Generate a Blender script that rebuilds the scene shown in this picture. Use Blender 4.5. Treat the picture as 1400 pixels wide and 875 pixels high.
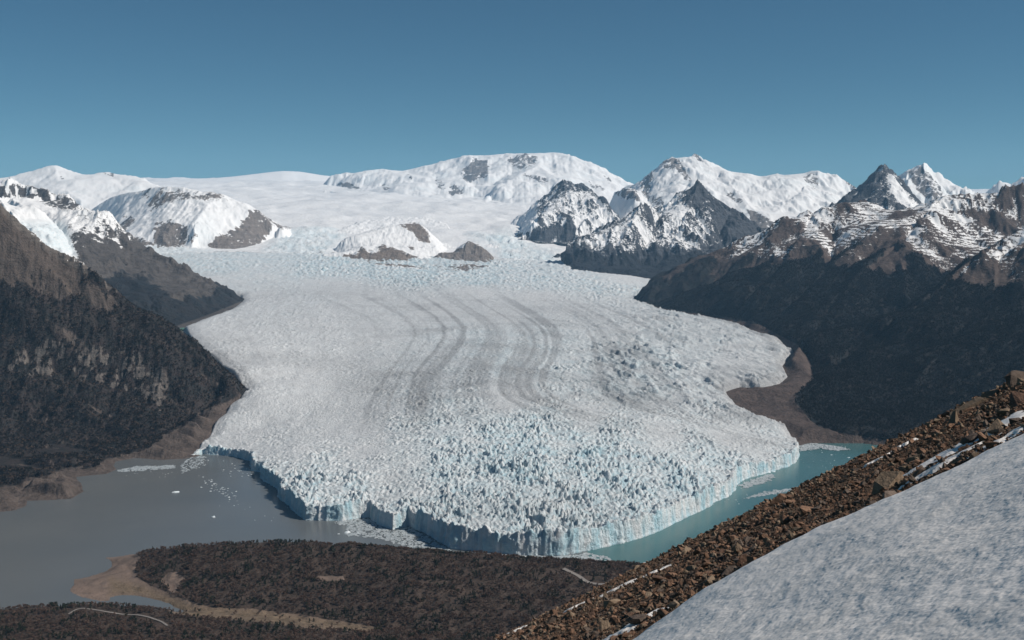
import bpy, bmesh, math, random
import numpy as np
from math import radians, sin, cos, tan, pi
from mathutils import Vector, Matrix, Euler

for o in list(bpy.data.objects):
    bpy.data.objects.remove(o)
SC = bpy.context.scene
COL = SC.collection

# ------------------------------------------------------------------ camera
CAM_H = 900.0
F = 1450.0                      # focal length in pixels of the 1400 px wide photograph
PITCH = math.atan(127.5 / F)
cd = bpy.data.cameras.new("camera")
cam = bpy.data.objects.new("camera", cd); COL.objects.link(cam)
cam.location = (0, 0, CAM_H)
cam.rotation_euler = (radians(90) - PITCH, 0, 0)
cd.sensor_width = 36; cd.lens = 36 * F / 1400
cd.clip_start = 0.5; cd.clip_end = 120000
SC.camera = cam

# ------------------------------------------------------------------ light
SUN_EL, SUN_AZ = radians(42), radians(100)       # azimuth clockwise from the view direction
w = bpy.data.worlds.new("World"); SC.world = w; w.use_nodes = True
nt = w.node_tree; nt.nodes.clear()
sky = nt.nodes.new('ShaderNodeTexSky'); sky.sky_type = 'NISHITA'; sky.sun_disc = False
sky.sun_elevation = SUN_EL; sky.sun_rotation = SUN_AZ
sky.altitude = 2800; sky.air_density = 1.0; sky.dust_density = 0.15; sky.ozone_density = 2.2
bg = nt.nodes.new('ShaderNodeBackground'); bg.inputs[1].default_value = 0.05
wo = nt.nodes.new('ShaderNodeOutputWorld')
tint = nt.nodes.new('ShaderNodeMix'); tint.data_type = 'RGBA'; tint.blend_type = 'MULTIPLY'; tint.inputs[0].default_value = 1; tint.inputs[7].default_value = (.55, .96, 1.01, 1)
nt.links.new(sky.outputs[0], tint.inputs[6]); nt.links.new(tint.outputs[2], bg.inputs[0]); nt.links.new(bg.outputs[0], wo.inputs[0])
sl = bpy.data.lights.new("sun", 'SUN'); sl.energy = 4.5; sl.angle = radians(0.53); sl.color = (1.0, 0.93, 0.845)
sun = bpy.data.objects.new("sun", sl); COL.objects.link(sun)
sd = Vector((cos(SUN_EL) * sin(SUN_AZ), cos(SUN_EL) * cos(SUN_AZ), sin(SUN_EL)))
sun.rotation_euler = sd.to_track_quat('Z', 'Y').to_euler()
sun.location = (0, 0, 2000)

SC.view_settings.view_transform = 'Standard'; SC.view_settings.look = 'None'
SC.view_settings.gamma = 1.0; SC.view_settings.exposure = 0.0
SC.view_settings.use_curve_mapping = False
SC.cycles.max_bounces = 6; SC.cycles.diffuse_bounces = 3; SC.cycles.volume_bounces = 1
SC.cycles.glossy_bounces = 2; SC.cycles.transmission_bounces = 1

# ------------------------------------------------------------------ maths helpers
cp, sp_ = cos(PITCH), sin(PITCH)
def ray(px, py):
    u = (px - 700.0) / F; v = (437.5 - py) / F
    return np.array([u, cp + v * sp_, -sp_ + v * cp])
def at(px, py, r):
    """world point seen at a pixel, r metres away on the ground"""
    d = ray(px, py); k = r / math.hypot(d[0], d[1])
    return (d[0] * k, d[1] * k, CAM_H + d[2] * k)
def S(px, py, z):
    """world point seen at a pixel that lies at height z"""
    d = ray(px, py); k = (z - CAM_H) / d[2]
    return (d[0] * k, d[1] * k, z)
def Bz(px, r, z):
    """world point on the bearing of a column, r metres away, at height z"""
    d = ray(px, 310); k = r / math.hypot(d[0], d[1])
    return (d[0] * k, d[1] * k, z)
def proj(x, y, z):
    zz = z - CAM_H
    dep = y * cp - zz * sp_; up = y * sp_ + zz * cp
    return 700 + F * x / dep, 437.5 - F * up / dep

M32 = 0xffffffff
def hsh(ix, iy, seed=0):
    x = (ix.astype(np.int64) * 374761393 + iy.astype(np.int64) * 668265263 + seed * 144269504) & M32
    x = ((x ^ (x >> 13)) * 1274126177) & M32
    x = ((x ^ (x >> 15)) * 668265263) & M32
    return ((x ^ (x >> 16)) & M32) / 4294967296.0
def pn(x, y, seed=0):
    ix = np.floor(x); iy = np.floor(y); fx = x - ix; fy = y - iy
    u = fx * fx * fx * (fx * (fx * 6 - 15) + 10); v = fy * fy * fy * (fy * (fy * 6 - 15) + 10)
    def g(a, b):
        h = hsh(ix + a, iy + b, seed) * 2 * pi
        return np.cos(h) * (fx - a) + np.sin(h) * (fy - b)
    a = g(0, 0); b = g(1, 0); c = g(0, 1); d = g(1, 1)
    return 1.5 * (a + (b - a) * u + (c - a) * v + (a - b - c + d) * u * v)
def fbm(x, y, o=4, seed=0, gain=.5, lac=2.03):
    s = 0; a = 1.0; t = 0
    for i in range(o):
        s = s + a * pn(x, y, seed + i * 17); t += a; a *= gain; x = x * lac + 13.7; y = y * lac + 7.3
    return s / t
def ridged(x, y, o=4, seed=0, gain=.5):
    s = 0; a = 1.0; t = 0
    for i in range(o):
        s = s + a * (1 - np.abs(pn(x, y, seed + i * 17)) * 1.6); t += a; a *= gain; x = x * 2.07 + 3.7; y = y * 2.07 + 9.3
    return s / t
def worley(x, y, seed=0):
    ix = np.floor(x); iy = np.floor(y)
    f1 = np.full(x.shape, 9.0); f2 = np.full(x.shape, 9.0); cid = np.zeros(x.shape)
    for i in (-1, 0, 1):
        for j in (-1, 0, 1):
            cx = ix + i; cy = iy + j
            h1 = hsh(cx, cy, seed); h2 = hsh(cx, cy, seed + 5)
            d = np.hypot(cx + h1 - x, cy + h2 - y)
            m = d < f1
            f2 = np.where(m, f1, np.minimum(f2, d)); cid = np.where(m, hsh(cx, cy, seed + 9), cid); f1 = np.where(m, d, f1)
    return f1, f2, cid
def erosion(px, py, dx, dy):
    ipx = np.floor(px); ipy = np.floor(py); fx = px - ipx; fy = py - ipy
    va = np.zeros_like(px); gx = np.zeros_like(px); gy = np.zeros_like(px); wt = np.zeros_like(px)
    for i in (-2, -1, 0, 1):
        for j in (-2, -1, 0, 1):
            hx = hsh(ipx - i, ipy - j, 3) * .5; hy = hsh(ipx - i, ipy - j, 8) * .5
            ppx = fx + i - hx; ppy = fy + j - hy
            w_ = np.exp(-2 * (ppx * ppx + ppy * ppy)); wt += w_
            mag = (ppx * dx + ppy * dy) * 2 * pi
            va += np.cos(mag) * w_; sm = -np.sin(mag) * w_
            gx += sm * (ppx + dx); gy += sm * (ppy + dy)
    return va / wt, gx / wt, gy / wt
def rough(ln, amp, n=5, seed=1):
    out = []; r = random.Random(seed)
    for a, b in zip(ln[:-1], ln[1:]):
        for k in range(n):
            t = k / n; p = [a[i] + (b[i] - a[i]) * t for i in range(3)]
            out.append((p[0] + r.uniform(-1, 1) * amp, p[1] + r.uniform(-1, 1) * amp, p[2] + (r.uniform(-1, .8) * amp if k else amp * .3)))
    out.append(ln[-1]); return out
def smooth(a, b, x):
    t = np.clip((x - a) / (b - a), 0, 1); return t * t * (3 - 2 * t)
def segdist(x, y, poly, closed=False):
    """distance to a polyline and the interpolated extra columns there"""
    P = np.array(poly, float); n = len(P)
    best = np.full(x.shape, 1e18); ext = np.zeros(x.shape)
    for i in range(n if closed else n - 1):
        a = P[i]; b = P[(i + 1) % n]; d = b[:2] - a[:2]; L = max(d @ d, 1e-9)
        t = np.clip(((x - a[0]) * d[0] + (y - a[1]) * d[1]) / L, 0, 1)
        q = (x - a[0] - t * d[0]) ** 2 + (y - a[1] - t * d[1]) ** 2
        m = q < best; best = np.where(m, q, best)
        if P.shape[1] > 2: ext = np.where(m, a[2] + (b[2] - a[2]) * t, ext)
    return np.sqrt(best), ext
def inside(x, y, poly):
    P = np.array(poly, float); n = len(P); c = np.zeros(x.shape, bool)
    for i in range(n):
        x1, y1 = P[i][:2]; x2, y2 = P[(i + 1) % n][:2]
        if y1 == y2: continue
        c ^= ((y1 > y) != (y2 > y)) & (x < (x2 - x1) * (y - y1) / (y2 - y1) + x1)
    return c
def sdf(x, y, poly):
    d, e = segdist(x, y, poly, True); return np.where(inside(x, y, poly), d, -d)
def dense(poly, step):
    out = []
    for a, b in zip(poly[:-1], poly[1:]):
        a = np.array(a, float); b = np.array(b, float); n = max(1, int(np.linalg.norm((b - a)[:2]) / step))
        for k in range(n): out.append(a + (b - a) * k / n)
    out.append(np.array(poly[-1], float)); return np.array(out)

# ------------------------------------------------------------------ scene helpers
def tag(o, label=None, cat=None, group=None, kind=None):
    if label: o["label"] = label
    if cat: o["category"] = cat
    if group: o["group"] = group
    if kind: o["kind"] = kind
    return o
def raw_mesh(name, V, Fc, mat=None, attrs=None, smooth_=True):
    me = bpy.data.meshes.new(name)
    V = np.asarray(V, np.float32); Fc = np.asarray(Fc, np.int32)
    me.vertices.add(len(V)); me.vertices.foreach_set("co", V.ravel())
    k = Fc.shape[1]
    me.loops.add(Fc.size); me.loops.foreach_set("vertex_index", Fc.ravel())
    me.polygons.add(len(Fc)); me.polygons.foreach_set("loop_start", np.arange(0, Fc.size, k, dtype=np.int32))
    me.polygons.foreach_set("use_smooth", np.full(len(Fc), smooth_))
    for nme, a in (attrs or {}).items():
        a = np.asarray(a, np.float32)
        if a.ndim == 1:
            at_ = me.attributes.new(nme, 'FLOAT', 'POINT'); at_.data.foreach_set("value", a)
        elif a.shape[1] == 3:
            at_ = me.attributes.new(nme, 'FLOAT_VECTOR', 'POINT'); at_.data.foreach_set("vector", a.ravel())
    me.update(calc_edges=True)
    if mat: me.materials.append(mat)
    return me
def link(name, me, parent=None):
    o = bpy.data.objects.new(name, me); COL.objects.link(o); o.parent = parent; return o
def grid_obj(name, X, Y, Z, mat, keep=None, attrs=None, smooth_=True):
    """grid of points, first axis along rows; faces where keep (per vertex) is true for a corner"""
    n, m = X.shape
    idx = np.arange(n * m).reshape(n, m)
    Fc = np.stack([idx[:-1, :-1], idx[:-1, 1:], idx[1:, 1:], idx[1:, :-1]], -1).reshape(-1, 4)
    if keep is not None:
        k = keep.ravel()[Fc].any(1); Fc = Fc[k]
    used = np.zeros(n * m, bool); used[Fc.ravel()] = True
    rm = np.cumsum(used) - 1
    V = np.stack([X.ravel(), Y.ravel(), Z.ravel()], -1)[used]
    A = {k: (np.asarray(a).reshape(n * m, -1)[used].squeeze()) for k, a in (attrs or {}).items()}
    me = raw_mesh(name, V, rm[Fc], mat, A, smooth_)
    return link(name, me)

# ------------------------------------------------------------------ materials
def new_mat(name):
    m = bpy.data.materials.new(name); m.use_nodes = True
    t = m.node_tree; b = t.nodes["Principled BSDF"]
    return m, t, b
class N:
    """little node writer"""
    def __init__(s, t): s.t = t
    def n(s, typ, ins=None, **kw):
        nd = s.t.nodes.new(typ)
        for k, v in kw.items(): setattr(nd, k, v)
        for k, v in (ins or {}).items():
            if isinstance(v, bpy.types.NodeSocket): s.t.links.new(v, nd.inputs[k])
            else: nd.inputs[k].default_value = v
        return nd
    def attr(s, name): return s.n('ShaderNodeAttribute', attribute_name=name)
    def pos(s): return s.n('ShaderNodeNewGeometry').outputs['Position']
    def noise(s, vec, scale, detail=4, rough=.55, dist=0):
        return s.n('ShaderNodeTexNoise', {'Vector': vec, 'Scale': scale, 'Detail': detail, 'Roughness': rough, 'Distortion': dist}).outputs['Fac']
    def mapr(s, v, a, b, c=0., d=1.):
        return s.n('ShaderNodeMapRange', {0: v, 1: a, 2: b, 3: c, 4: d}, clamp=True).outputs[0]
    def mix(s, f, a, b, typ='MIX'):
        nd = s.n('ShaderNodeMix', data_type='RGBA', blend_type=typ)
        for i, v in ((0, f), (6, a), (7, b)):
            if isinstance(v, bpy.types.NodeSocket): s.t.links.new(v, nd.inputs[i])
            else: nd.inputs[i].default_value = v if i == 0 else (*v, 1)
        return nd.outputs[2]
    def math(s, op, a, b=0., c=0.):
        return s.n('ShaderNodeMath', {0: a, 1: b, 2: c}, operation=op).outputs[0]
    def scale(s, v, sc): return s.n('ShaderNodeMapping', {'Vector': v, 'Scale': sc}).outputs[0]
    def bump(s, h, dist, strength=1.): return s.n('ShaderNodeBump', {'Height': h, 'Distance': dist, 'Strength': strength}).outputs[0]

def terrain_mat(name, rocks=((.10, .09, .085), (.21, .19, .175)), forest=(.030, .030, .026), forest2=(.055, .045, .038),
                snowc=(.80, .80, .80), bl=6.0, bd=4.0, warm=(.17, .125, .09)):
    m, t, b = new_mat(name); q = N(t); P = q.pos()
    n1 = q.noise(P, 1 / (bl * 5), 6, .62); n2 = q.noise(P, 1 / bl, 5, .65)
    st = q.noise(q.scale(P, (.25, .25, 3.0)), 1 / (bl * 3), 5, .6, .6)
    rock = q.mix(q.mapr(st, .35, .65), rocks[0], rocks[1])
    rock = q.mix(q.math('MULTIPLY', q.mapr(n1, .4, .62), .6), rock, tuple((a + c) * .5 for a, c in zip(*rocks)))
    rock = q.mix(q.attr('warm').outputs['Fac'], rock, q.mix(q.mapr(q.math('ADD', q.math('MULTIPLY', n2, .5), q.math('MULTIPLY', n1, .5)), .36, .62), tuple(c * .55 for c in warm), tuple(c * 1.5 for c in warm)))
    fo = q.mix(q.mapr(n1, .42, .6), forest, forest2)
    fo = q.mix(q.mapr(n2, .5, .75), fo, tuple(c * 1.5 for c in forest2))
    fm = q.mapr(q.math('ADD', q.attr('forest').outputs['Fac'], q.math('MULTIPLY', q.math('SUBTRACT', n2, .5), .9)), .42, .58)
    c = q.mix(fm, rock, fo)
    sm = q.mapr(q.math('ADD', q.attr('snow').outputs['Fac'], q.math('MULTIPLY', q.math('SUBTRACT', n2, .5), 1.1)), .44, .56)
    sc = q.mix(q.attr('ice').outputs['Fac'], snowc, q.mix(q.mapr(n2, .35, .6), (.48, .63, .68), (.72, .76, .78)))
    c = q.mix(sm, c, sc)
    t.links.new(c, b.inputs['Base Color']); b.inputs['Roughness'].default_value = .85
    b.inputs['Specular IOR Level'].default_value = .15
    bs = q.math('MULTIPLY_ADD', sm, -.75, 1.)
    nd = q.n('ShaderNodeBump', {'Height': q.math('ADD', n2, q.math('MULTIPLY', n1, 1.5)), 'Distance': bd, 'Strength': bs})
    t.links.new(nd.outputs[0], b.inputs['Normal'])
    return m

# ------------------------------------------------------------------ diffusion solver
def solve(lines, thr, lnr, low, iters=220, levels=(8, 4, 2, 1), aspect=None, edge=True):
    """harmonic surface through 3-D lines on a bearing / log-distance grid"""
    t0, t1, nx = thr; l0, l1, ny = lnr; z = None
    for L in levels:
        mx, my = max(8, nx // L), max(8, ny // L)
        if z is None: z = np.full((my, mx), float(low))
        else:
            yi = np.linspace(0, z.shape[0] - 1, my); xi = np.linspace(0, z.shape[1] - 1, mx)
            y0 = np.minimum(yi.astype(int), z.shape[0] - 2); x0 = np.minimum(xi.astype(int), z.shape[1] - 2)
            fy = (yi - y0)[:, None]; fx = (xi - x0)[None]
            z = ((z[y0][:, x0] * (1 - fx) + z[y0][:, x0 + 1] * fx) * (1 - fy) + (z[y0 + 1][:, x0] * (1 - fx) + z[y0 + 1][:, x0 + 1] * fx) * fy)
        acc = np.zeros((my, mx)); cnt = np.zeros((my, mx))
        for ln in lines:
            P = np.array(ln, float)
            q = np.stack([np.arctan2(P[:, 0], P[:, 1]), np.log(np.hypot(P[:, 0], P[:, 1])), P[:, 2]], -1)
            gx = (q[:, 0] - t0) / (t1 - t0) * (mx - 1); gy = (q[:, 1] - l0) / (l1 - l0) * (my - 1)
            for k in range(len(q) - 1 or 1):
                k2 = min(k + 1, len(q) - 1)
                n = int(max(abs(gx[k2] - gx[k]), abs(gy[k2] - gy[k])) * 1.5) + 2
                s = np.linspace(0, 1, n)
                ax = np.round(gx[k] + (gx[k2] - gx[k]) * s).astype(int); ay = np.round(gy[k] + (gy[k2] - gy[k]) * s).astype(int)
                az = q[k, 2] + (q[k2, 2] - q[k, 2]) * s
                ok = (ax >= 0) & (ax < mx) & (ay >= 0) & (ay < my)
                np.add.at(acc, (ay[ok], ax[ok]), az[ok]); np.add.at(cnt, (ay[ok], ax[ok]), 1)
        fix = cnt > 0; val = np.where(fix, acc / np.maximum(cnt, 1), 0)
        if edge:
            for sl_ in ((0, slice(None)), (-1, slice(None)), (slice(None), 0), (slice(None), -1)):
                mk = ~fix[sl_]; fix[sl_] = True; v = val[sl_]; v[mk] = low; val[sl_] = v
        dt = (t1 - t0) / (mx - 1); dl = (l1 - l0) / (my - 1)
        wx = 1 / dt ** 2; wy = 1 / dl ** 2; s = 2 * (wx + wy); wx /= s; wy /= s
        z[fix] = val[fix]
        for it in range(iters):
            zp = np.pad(z, 1, mode='edge')
            zn = wx * (zp[1:-1, :-2] + zp[1:-1, 2:]) + wy * (zp[:-2, 1:-1] + zp[2:, 1:-1])
            z = np.where(fix, val, zn)
    return z, fix

TERR = {}
def terrain(name, label, lines, low, nx, ny, L0, amp, mat, cover, margin=.06, keepz=None, seed=1, prot=.9, extra=0., cut=None, rmargin=.08, octs=5, poly=None, edgew=60., coast=8., floor=None, sm=3, relief=None):
    allp = np.concatenate([np.array(l, float) for l in lines])
    th = np.arctan2(allp[:, 0], allp[:, 1]); lr = np.log(np.hypot(allp[:, 0], allp[:, 1]))
    mt = (th.max() - th.min()) * margin; ml = (lr.max() - lr.min()) * rmargin
    thr = (th.min() - mt, th.max() + mt, nx); lnr = (lr.min() - ml, lr.max() + ml, ny)
    z, fix = solve(lines, thr, lnr, low)
    for _ in range(sm):
        zq = np.pad(z, 1, mode='edge'); z = (zq[:-2, 1:-1] + zq[2:, 1:-1] + zq[1:-1, :-2] + zq[1:-1, 2:] + 2 * z) / 6
    T, Lr = np.meshgrid(np.linspace(thr[0], thr[1], nx), np.linspace(lnr[0], lnr[1], ny))
    R = np.exp(Lr); X = R * np.sin(T); Y = R * np.cos(T)
    # large warped relief then gullies that run down the slope
    def grad(zz):
        dzt = np.gradient(zz, axis=1) / (T[0, 1] - T[0, 0]) / R
        dzr = np.gradient(zz, axis=0) / (Lr[1, 0] - Lr[0, 0]) / R
        return dzt * np.cos(T) + dzr * np.sin(T), -dzt * np.sin(T) + dzr * np.cos(T)
    D = amp * L0 * .35 * fbm(X / L0 / 1.6, Y / L0 / 1.6, 3, seed)
    gx, gy = grad(z + D)
    sl = np.hypot(gx, gy); k = 1.6 / (sl + .35)
    dx, dy = gy * k, -gx * k
    a = amp * L0 * .10; f = 1.25 / L0; hx = np.zeros_like(z); hy = np.zeros_like(z); E = 0
    steep = np.clip(sl / .5, .15, 1.3)
    for o in range(octs):
        wx_ = .35 * pn(X * f * 1.3, Y * f * 1.3, 5 + o); wy_ = .35 * pn(X * f * 1.3, Y * f * 1.3, 25 + o)
        va, ex, ey = erosion(X * f + seed * 7.1 + wx_, Y * f + seed * 3.3 + wy_, dx + hy * .5, dy - hx * .5)
        E = E + va * a * steep * (1 + .8 * pn(X * f * .7, Y * f * .7, 77 + o)); hx += ex * .5 ** o; hy += ey * .5 ** o; a *= .58; f *= 1.9
    E = E + amp * L0 * .05 * steep * ridged(X / L0 * 4, Y / L0 * 4, 3, seed + 4)
    D = D + E + amp * L0 * .22 * (ridged(X / L0 * 1.1, Y / L0 * 1.1, 5, seed + 61, .55) - .5) * steep
    if relief is not None: D = D + relief(X, Y)
    if poly is not None:
        wob = coast * fbm(X / 45., Y / 45., 3, seed + 90)
        dP, zP = segdist(X, Y, poly, True); dP = np.where(inside(X, Y, poly), dP, -dP) + wob * .5
        D = D * smooth(0, edgew, dP)
    # keep the ridges and the shore where they are
    lines2 = None
    C = np.where(fix, D * prot, 0)
    c = C.copy(); dt = T[0, 1] - T[0, 0]; dl = Lr[1, 0] - Lr[0, 0]
    wx = 1 / dt ** 2; wy = 1 / dl ** 2; s = 2 * (wx + wy); wx /= s; wy /= s
    for it in range(60):
        cpd = np.pad(c, 1, mode='edge')
        c = np.where(fix, C, wx * (cpd[1:-1, :-2] + cpd[1:-1, 2:]) + wy * (cpd[:-2, 1:-1] + cpd[2:, 1:-1]))
    Z = z + D - c
    if extra: Z = Z + extra * fbm(X / 34., Y / 34., 4, seed + 40) * (1 if poly is None else smooth(0, 25, dP))
    if poly is not None: Z = np.where(dP < 0, np.minimum(Z, zP - .5 + dP * .35), np.where(dP < edgew, np.maximum(Z, zP + .02 * dP), Z))
    if floor is not None: Z = np.where(dP > 3, np.maximum(Z, floor + .6 * pn(X / 30, Y / 30, 5)), Z)
    gx, gy = grad(Z); slope = np.hypot(gx, gy)
    A = cover(X, Y, Z, slope, E / (amp * L0 * .12), z)
    A = {k2: np.broadcast_to(v, X.shape) for k2, v in A.items()}
    gl = low if keepz is None else keepz
    keep = Z > gl
    if poly is not None: keep = dP > -26
    if cut is not None: keep &= cut(X, Y, Z)
    o = grid_obj(name, X, Y, Z, mat, keep, A)
    tag(o, label, kind='structure')
    TERR[label] = dict(X=X, Y=Y, Z=Z, T=thr, L=lnr, A=A, keep=keep, slope=slope)
    return o
def th_z(tr, x, y):
    """height of a finished terrain at points"""
    gx = (np.arctan2(x, y) - tr['T'][0]) / (tr['T'][1] - tr['T'][0]) * (tr['T'][2] - 1)
    gy = (np.log(np.hypot(x, y)) - tr['L'][0]) / (tr['L'][1] - tr['L'][0]) * (tr['L'][2] - 1)
    gx = np.clip(gx, 0, tr['T'][2] - 1.001); gy = np.clip(gy, 0, tr['L'][2] - 1.001)
    x0 = gx.astype(int); y0 = gy.astype(int); fx = gx - x0; fy = gy - y0; Z = tr['Z']
    return (Z[y0, x0] * (1 - fx) + Z[y0, x0 + 1] * fx) * (1 - fy) + (Z[y0 + 1, x0] * (1 - fx) + Z[y0 + 1, x0 + 1] * fx) * fy

# ------------------------------------------------------------------ the ice surface
ZB = np.array([(0, 40), (2500, 45), (3000, 75), (3850, 130), (5200, 215), (6400, 280), (8900, 350), (11800, 450), (13000, 505),
               (14500, 640), (17000, 950), (20000, 1250), (26000, 1800), (34000, 2250), (60000, 2300)], float)
def base_z(x, y):
    x = np.asarray(x, float); y = np.asarray(y, float)
    return np.interp(y, ZB[:, 0], ZB[:, 1]) - 170 * np.tanh(x / 4000) * smooth(5000, 11500, y)
def G(px, py, dz=0.):
    """where the ray of a pixel meets the ice surface"""
    d = ray(px, py); t = np.linspace(2400, 36000, 6000)
    zz = CAM_H + d[2] * t - base_z(d[0] * t, d[1] * t)
    i = np.argmax(zz < 0)
    if zz[i] >= 0: i = len(t) - 1
    k = t[i]; return (d[0] * k, d[1] * k, float(base_z(d[0] * k, d[1] * k)) + dz)

FRONT = [(262, 625), (278, 621), (300, 622), (316, 624), (330, 626), (343, 631), (343, 644), (359, 646), (361, 659), (379, 668), (386, 685), (402, 700), (418, 711),
         (440, 712), (468, 712), (490, 708), (505, 707), (516, 716), (537, 725), (558, 719), (568, 722), (590, 735), (619, 751), (660, 755), (708, 758), (760, 759.5),
         (785, 758), (804, 753), (846, 744), (880, 734), (910, 722), (938, 707), (970, 692), (992, 680), (1004, 672), (1010, 658), (1030, 652), (1046, 647), (1068, 641), (1089, 633), (1091, 617)]
front_pts = [S(a, b, 0) for a, b in FRONT]
_fp = dense([(p[0], p[1], 0.) for p in front_pts], 55.)
_tg = np.gradient(_fp[:, :2], axis=0); _tg /= np.linalg.norm(_tg, axis=1)[:, None]
_of = 15 * pn(np.arange(len(_fp)) * .83, np.zeros(len(_fp)), 3); _of[0] = _of[-1] = 0
_fp[:, 0] += _tg[:, 1] * _of; _fp[:, 1] -= _tg[:, 0] * _of
front_pts = [tuple(p) for p in _fp]
left_land = [S(275, 605, 25), S(300, 572, 70), S(320, 550, 110), S(338, 533, 150), S(318, 505, 190), S(285, 480, 225), S(262, 462, 245), S(252, 446, 262),
             S(285, 434, 275), S(315, 424, 285), S(330, 414, 298), S(330, 404, 330), Bz(300, 9300, 345), Bz(240, 10200, 380), Bz(200, 11600, 420), Bz(150, 13300, 500)]
right_land = [S(1091, 603, 15), S(1070, 582, 45), S(1045, 572, 65), S(1015, 561, 80), S(1000, 546, 95), S(991, 533, 108), S(1012, 527, 112), S(1040, 530, 108), S(1062, 527, 108), S(1077, 513, 120), S(1070, 500, 140), S(1085, 480, 150),
              S(1060, 462, 185), S(1004, 443, 215), S(960, 434, 230), S(918, 427, 240), S(880, 415, 262), S(872, 411, 268), S(886, 397, 285), S(900, 384, 320), Bz(960, 12000, 380), Bz(1000, 13300, 420)]
outline = front_pts + right_land + left_land[::-1]
OUT2 = [(p[0], p[1], p[2]) for p in outline]
# zones of the ice: pixel x, y, serac height, cell size, blueness, streak strength
ZN = [(600, 690, 1, 1.1, .5), (750, 690, 1.1, 1.5, .35), (700, 640, .95, 1.3, .75), (900, 650, 1., 1.1, .65), (1000, 615, .8, .9, .6), (1060, 620, .8, .9, .6), (820, 620, .9, 1, .8), (700, 600, .8, .9, .75),
      (600, 620, .6, .8, .55), (620, 580, .5, .8, .5), (560, 610, .35, .8, .3), (480, 660, .95, 1, .4), (430, 660, 1, 1, .45), (390, 640, .9, 1, .4), (340, 622, .6, .8, .4), (500, 690, .9, 1, .45), (520, 640, .3, .8, .15),
      (560, 690, .9, 1, .6), (540, 660, .4, .8, .2), (500, 600, .2, .8, .05), (400, 590, .2, .8, .05), (300, 600, .2, .8, .0), (330, 560, .15, .8, .0), (480, 560, .12, .8, .05), (420, 530, .12, .8, .05),
      (750, 570, .65, .9, .65), (850, 590, .7, .9, .6), (960, 600, .6, .9, .5), (1030, 590, .25, .8, .1), (1000, 578, .18, .8, .05), (900, 572, .18, .8, .1), (800, 555, .2, .8, .1), (700, 540, .12, .8, .05),
      (600, 480, .15, .7, .35), (700, 485, .2, .7, .7), (660, 470, .2, .7, .6), (740, 470, .2, .7, .6), (500, 450, .1, .7, .1), (400, 500, .14, .8, .0), (320, 500, .18, .8, .0), (300, 450, .14, .8, .0), (440, 440, .2, .8, .0), (350, 400, .15, .8, .0),
      (830, 440, .25, .9, .2), (880, 480, .45, 1, .55), (860, 520, .45, 1, .6), (950, 460, .3, 1, .35), (1010, 480, .25, .9, .1), (1040, 510, .35, .9, .0), (960, 540, .4, .9, .2), (900, 550, .3, .8, .2), (780, 420, .15, .8, .1), (780, 500, .35, .9, .5),
      (680, 430, .06, .7, .1), (600, 420, .06, .7, .05), (650, 400, .06, .7, .0), (500, 405, .06, .7, .05), (450, 390, .06, .7, .15), (740, 405, .08, .7, .0),
      (240, 345, .3, .8, .8), (300, 358, .45, .8, .9), (300, 380, .2, .8, .4), (340, 372, .25, .8, .5), (350, 352, .3, .8, .9), (450, 366, .7, .9, 1), (550, 374, .8, .9, 1), (650, 380, .7, .9, .9), (750, 385, .65, .9, .6), (830, 389, .7, .9, .5), (870, 392, .7, .9, .4), (860, 378, .1, .8, .0), (850, 405, .3, .8, .2)]
zpt = []
for a, b, s1, s2, s3 in ZN:
    p = G(a, b); zpt.append((math.atan2(p[0], p[1]), math.log(math.hypot(p[0], p[1])), s1, s2, s3))
zpt = np.array(zpt)
def zones(T, L):
    num = [0, 0, 0]; den = 0
    for a, b, s1, s2, s3 in zpt:
        w_ = 1 / ((T - a) ** 2 + ((L - b) * .32) ** 2 + 1.2e-4) ** 1.7
        den = den + w_
        for i, s in enumerate((s1, s2, s3)): num[i] = num[i] + w_ * s
    return [v / den for v in num]
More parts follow.
